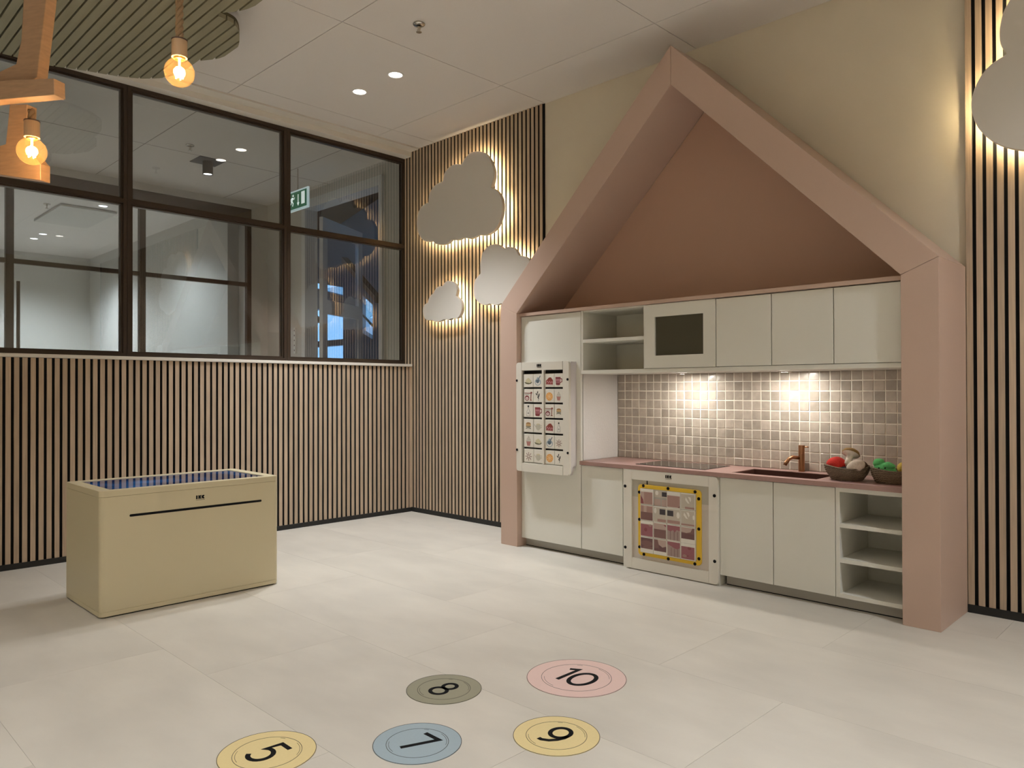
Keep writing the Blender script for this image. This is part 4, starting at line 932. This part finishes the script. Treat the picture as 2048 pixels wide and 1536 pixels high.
disc(2.983, -2.812, 0.131, '5', (0.76, 0.62, 0.31), 'yellow floor disc with a 5, cut by the bottom photo edge', 0.106)

# ================================================================== TREE CROWN, BRANCHES AND ROPE PENDANTS
CAN = [[(0.155, -2.82), (0.150, -2.73), (0.165, -2.64), (0.222, -2.50), (0.267, -2.362), (0.325, -2.243), (0.369, -2.193), (0.444, -2.135), (0.567, -2.098), (0.70, -2.090), (0.779, -2.106)],
       [(0.779, -2.106), (0.849, -2.06), (0.927, -2.019), (1.059, -2.004), (1.153, -2.022), (1.263, -2.073), (1.337, -2.126), (1.362, -2.185), (1.373, -2.257)],
       [(1.373, -2.257), (1.413, -2.229), (1.487, -2.179), (1.571, -2.152), (1.663, -2.148), (1.80, -2.18), (1.92, -2.27), (1.98, -2.40), (1.97, -2.54)],
       [(1.97, -2.54), (2.06, -2.62), (2.11, -2.76), (2.08, -2.90), (1.98, -3.01)], [(1.98, -3.01), (1.97, -3.2), (1.86, -3.36), (1.68, -3.44), (1.5, -3.42)],
       [(1.5, -3.42), (1.36, -3.55), (1.15, -3.58), (0.97, -3.5), (0.88, -3.38)], [(0.88, -3.38), (0.72, -3.44), (0.5, -3.40), (0.36, -3.28), (0.31, -3.12)], [(0.31, -3.12), (0.2, -3.05), (0.15, -2.94), (0.155, -2.82)]]
can = lobes_outline(CAN)
t = thing('tree_crown_canopy', (1.1, -2.8, 2.80), 'olive slatted cloud-shaped panel hanging below the ceiling', 'ceiling panel')
MB().prism(can, 'z', 2.822, 2.838).build('backing_board', OLIVED, t)
def spans(poly, y):
    xs_ = []
    n = len(poly)
    for i in range(n):
        (xa, ya), (xb, yb) = poly[i], poly[(i+1) % n]
        if (ya > y) != (yb > y): xs_.append(xa + (y-ya)*(xb-xa)/(yb-ya))
    xs_.sort(); return list(zip(xs_[::2], xs_[1::2]))
y = -2.012; slope = 0.041
while y > -3.6:
    w_ = 0.040
    sp = spans(can, y)
    for a, b in sp:
        if b-a < 0.03: continue
        lo_, hi_ = [], []
        for q in range(5):
            yy = y - w_/2 + w_*q/4; c_ = [s2 for s2 in spans(can, yy) if s2[1]-s2[0] > 0.02]
            c_ = [s2 for s2 in c_ if s2[0] < b and s2[1] > a]
            if c_: lo_.append((c_[0][0], yy)); hi_.append((c_[-1][1], yy))
        if len(lo_) > 1: MB().prism(lo_[::-1] + hi_, 'z', 2.800, 2.8219).build('slat', OLIVE, t)
    y -= 0.049
mb = MB()
for x_, y_ in ((0.6, -2.4), (1.5, -2.4), (0.6, -3.1), (1.6, -3.1)): mb.tube([(x_, y_, 2.838), (x_, y_, HC)], 0.006, 8)
mb.build('hanger', CHROME, t)
# branches: boards cut from thick beech plywood
nV = Vector((-0.50910628, 0.86070366, 0)); uV = Vector((0.86070366, 0.50910628, 0))
t = thing('wooden_branch_tree', (2.0, -3.15, 1.7), 'hanging tree of thick light wooden branch boards at the left edge', 'wooden tree')
def board(O, poly, th, name='branch'):
    n = len(poly); area = sum(poly[i][0]*poly[(i+1)%n][1]-poly[(i+1)%n][0]*poly[i][1] for i in range(n))
    poly = poly if area > 0 else poly[::-1]
    O = Vector(O); vs = [O + uV*a + Vector((0, 0, b)) + nV*d_ for d_ in (0, th) for a, b in poly]
    fs = [tuple(range(n)), tuple(range(2*n-1, n-1, -1))] + [(i+n, (i+1) % n + n, (i+1) % n, i) for i in range(n)]
    return MB().add(vs, fs).build(name, BEECH, t, bevel=0.0015, seg=1)
O1 = (2.03575736, -3.1572886, 1.95989172)
board(O1, [(-0.058, 0.84), (0.10, 0.84), (0.085, 0.60), (0.056, 0.326), (0.020, 0.073), (-0.035, 0.052), (-0.20, 0.024), (-0.36, 0.014), (-0.36, 0.085), (-0.20, 0.092), (-0.132, 0.109), (-0.066, 0.127), (-0.045, 0.205), (-0.036, 0.338)], 0.042)
O1b = tuple(Vector(O1) - nV*0.046 + uV*0.036)
board(O1b, [(-0.40, 0.062), (-0.132, 0.056), (0.099, 0.040), (0.101, -0.013), (-0.132, -0.008), (-0.40, -0.004)], 0.044)
O2 = (1.762, -3.110, 1.86414623)
board(O2, [(-0.078, 0.175), (0.0, 0.168), (-0.009, 0.019), (0.06, -0.053), (0.06, -0.113), (-0.143, -0.075), (-0.36, -0.035), (-0.36, 0.065), (-0.143, 0.024), (-0.096, 0.031)], 0.042)
MB().tube([tuple(Vector(O1)+uV*-0.3+nV*0.02+Vector((0, 0, -0.02))), tuple(Vector(O2)+uV*-0.3+nV*0.02+Vector((0, 0, 0.03)))], 0.012, 8).build('peg', BEECH, t)
E_FIL = emat('filament_glow', (1.0, 0.66, 0.30), 160.0)
SOCK = plain('wood_socket', (0.50, 0.32, 0.17), 0.5)
BRASS = mat('warm_brass_ring', (0.75, 0.55, 0.2), 0.3, metal=0.9)
def pendant(bx, by, bz, ztop, label):
    t = thing('rope_pendant_lamp', (bx, by, ztop), label, 'lamp', 'rope pendant lamps')
    Rb = 0.0455
    zs0 = bz+0.047; zs1 = bz+0.100
    # rope of three twisted strands
    rp = MB()
    for k in range(3):
        L_ = []; n = max(8, int((ztop-zs1)*130))
        for i in range(n+1):
            z = zs1 + (ztop-zs1)*i/n; a = z*95+2*PI*k/3
            L_.append((bx+0.0062*math.cos(a), by+0.0062*math.sin(a), z))
        rp.tube(L_, 0.0068, 6)
    rp.build('rope', ROPE, t, smooth=True)
    MB().lathe([(0.0235, zs0-bz), (0.0235, zs1-bz), (0.0205, zs1-bz+0.002), (0.001, zs1-bz+0.002)], (bx, by, bz), 24, caps=False).lathe([(0.0235, zs0-bz), (0.017, zs0-bz), (0.017, zs0-bz+0.02)], (bx, by, bz), 24, caps=False).build('socket', SOCK, t, smooth=False)
    MB().lathe([(0.0245, zs1-bz), (0.0245, zs1-bz+0.004), (0.012, zs1-bz+0.006)], (bx, by, bz), 20, caps=False).build('collar', plain('dark_rust_metal', (0.10, 0.05, 0.03), 0.5), t)
    MB().lathe([(0.0168, zs0-bz-0.001), (0.0168, zs0-bz-0.006), (0.014, zs0-bz-0.008), (0.014, zs0-bz)], (bx, by, bz), 20, caps=False).build('bulb_cap', BRASS, t)
    gl = MB(); prof = [(0.0135, 0.050)] + [(Rb*math.sin(a), Rb*math.cos(a)) for a in [math.radians(18+162*i/18) for i in range(19)]]
    gl.lathe(prof, (bx, by, bz), 28, caps=False).build('glass_globe', AMBER, t, smooth=True)
    fm = MB()
    for k in range(4):
        a = PI/2*k+0.4
        fm.tube([(bx+0.004*math.cos(a), by+0.004*math.sin(a), bz+0.016), (bx+0.0105*math.cos(a+0.5), by+0.0105*math.sin(a+0.5), bz-0.020)], 0.0019, 5)
    fm.build('filament', E_FIL, t)
    MB().tube([(bx, by, bz+0.052), (bx, by, bz+0.014)], 0.004, 8).build('filament_stem', emat('stem_glow', (1.0, 0.75, 0.35), 4.0), t)
    ld = bpy.data.lights.new('pendant_light', 'POINT'); ld.energy = BULB_W; ld.color = (1.0, 0.68, 0.38); ld.shadow_soft_size = 0.02
    lo = bpy.data.objects.new('pendant_light', ld); COL.objects.link(lo); lo.location = (bx, by, bz); lo.parent = t; lo.matrix_parent_inverse = base_matrix(t).inverted()
pendant(2.486, -2.854, 2.008, HC, 'glowing globe bulb on a rope cord hanging in front of the slatted canopy')
pendant(1.977, -3.144, 1.805, 1.946, 'glowing globe bulb on a short rope under the wooden branch')
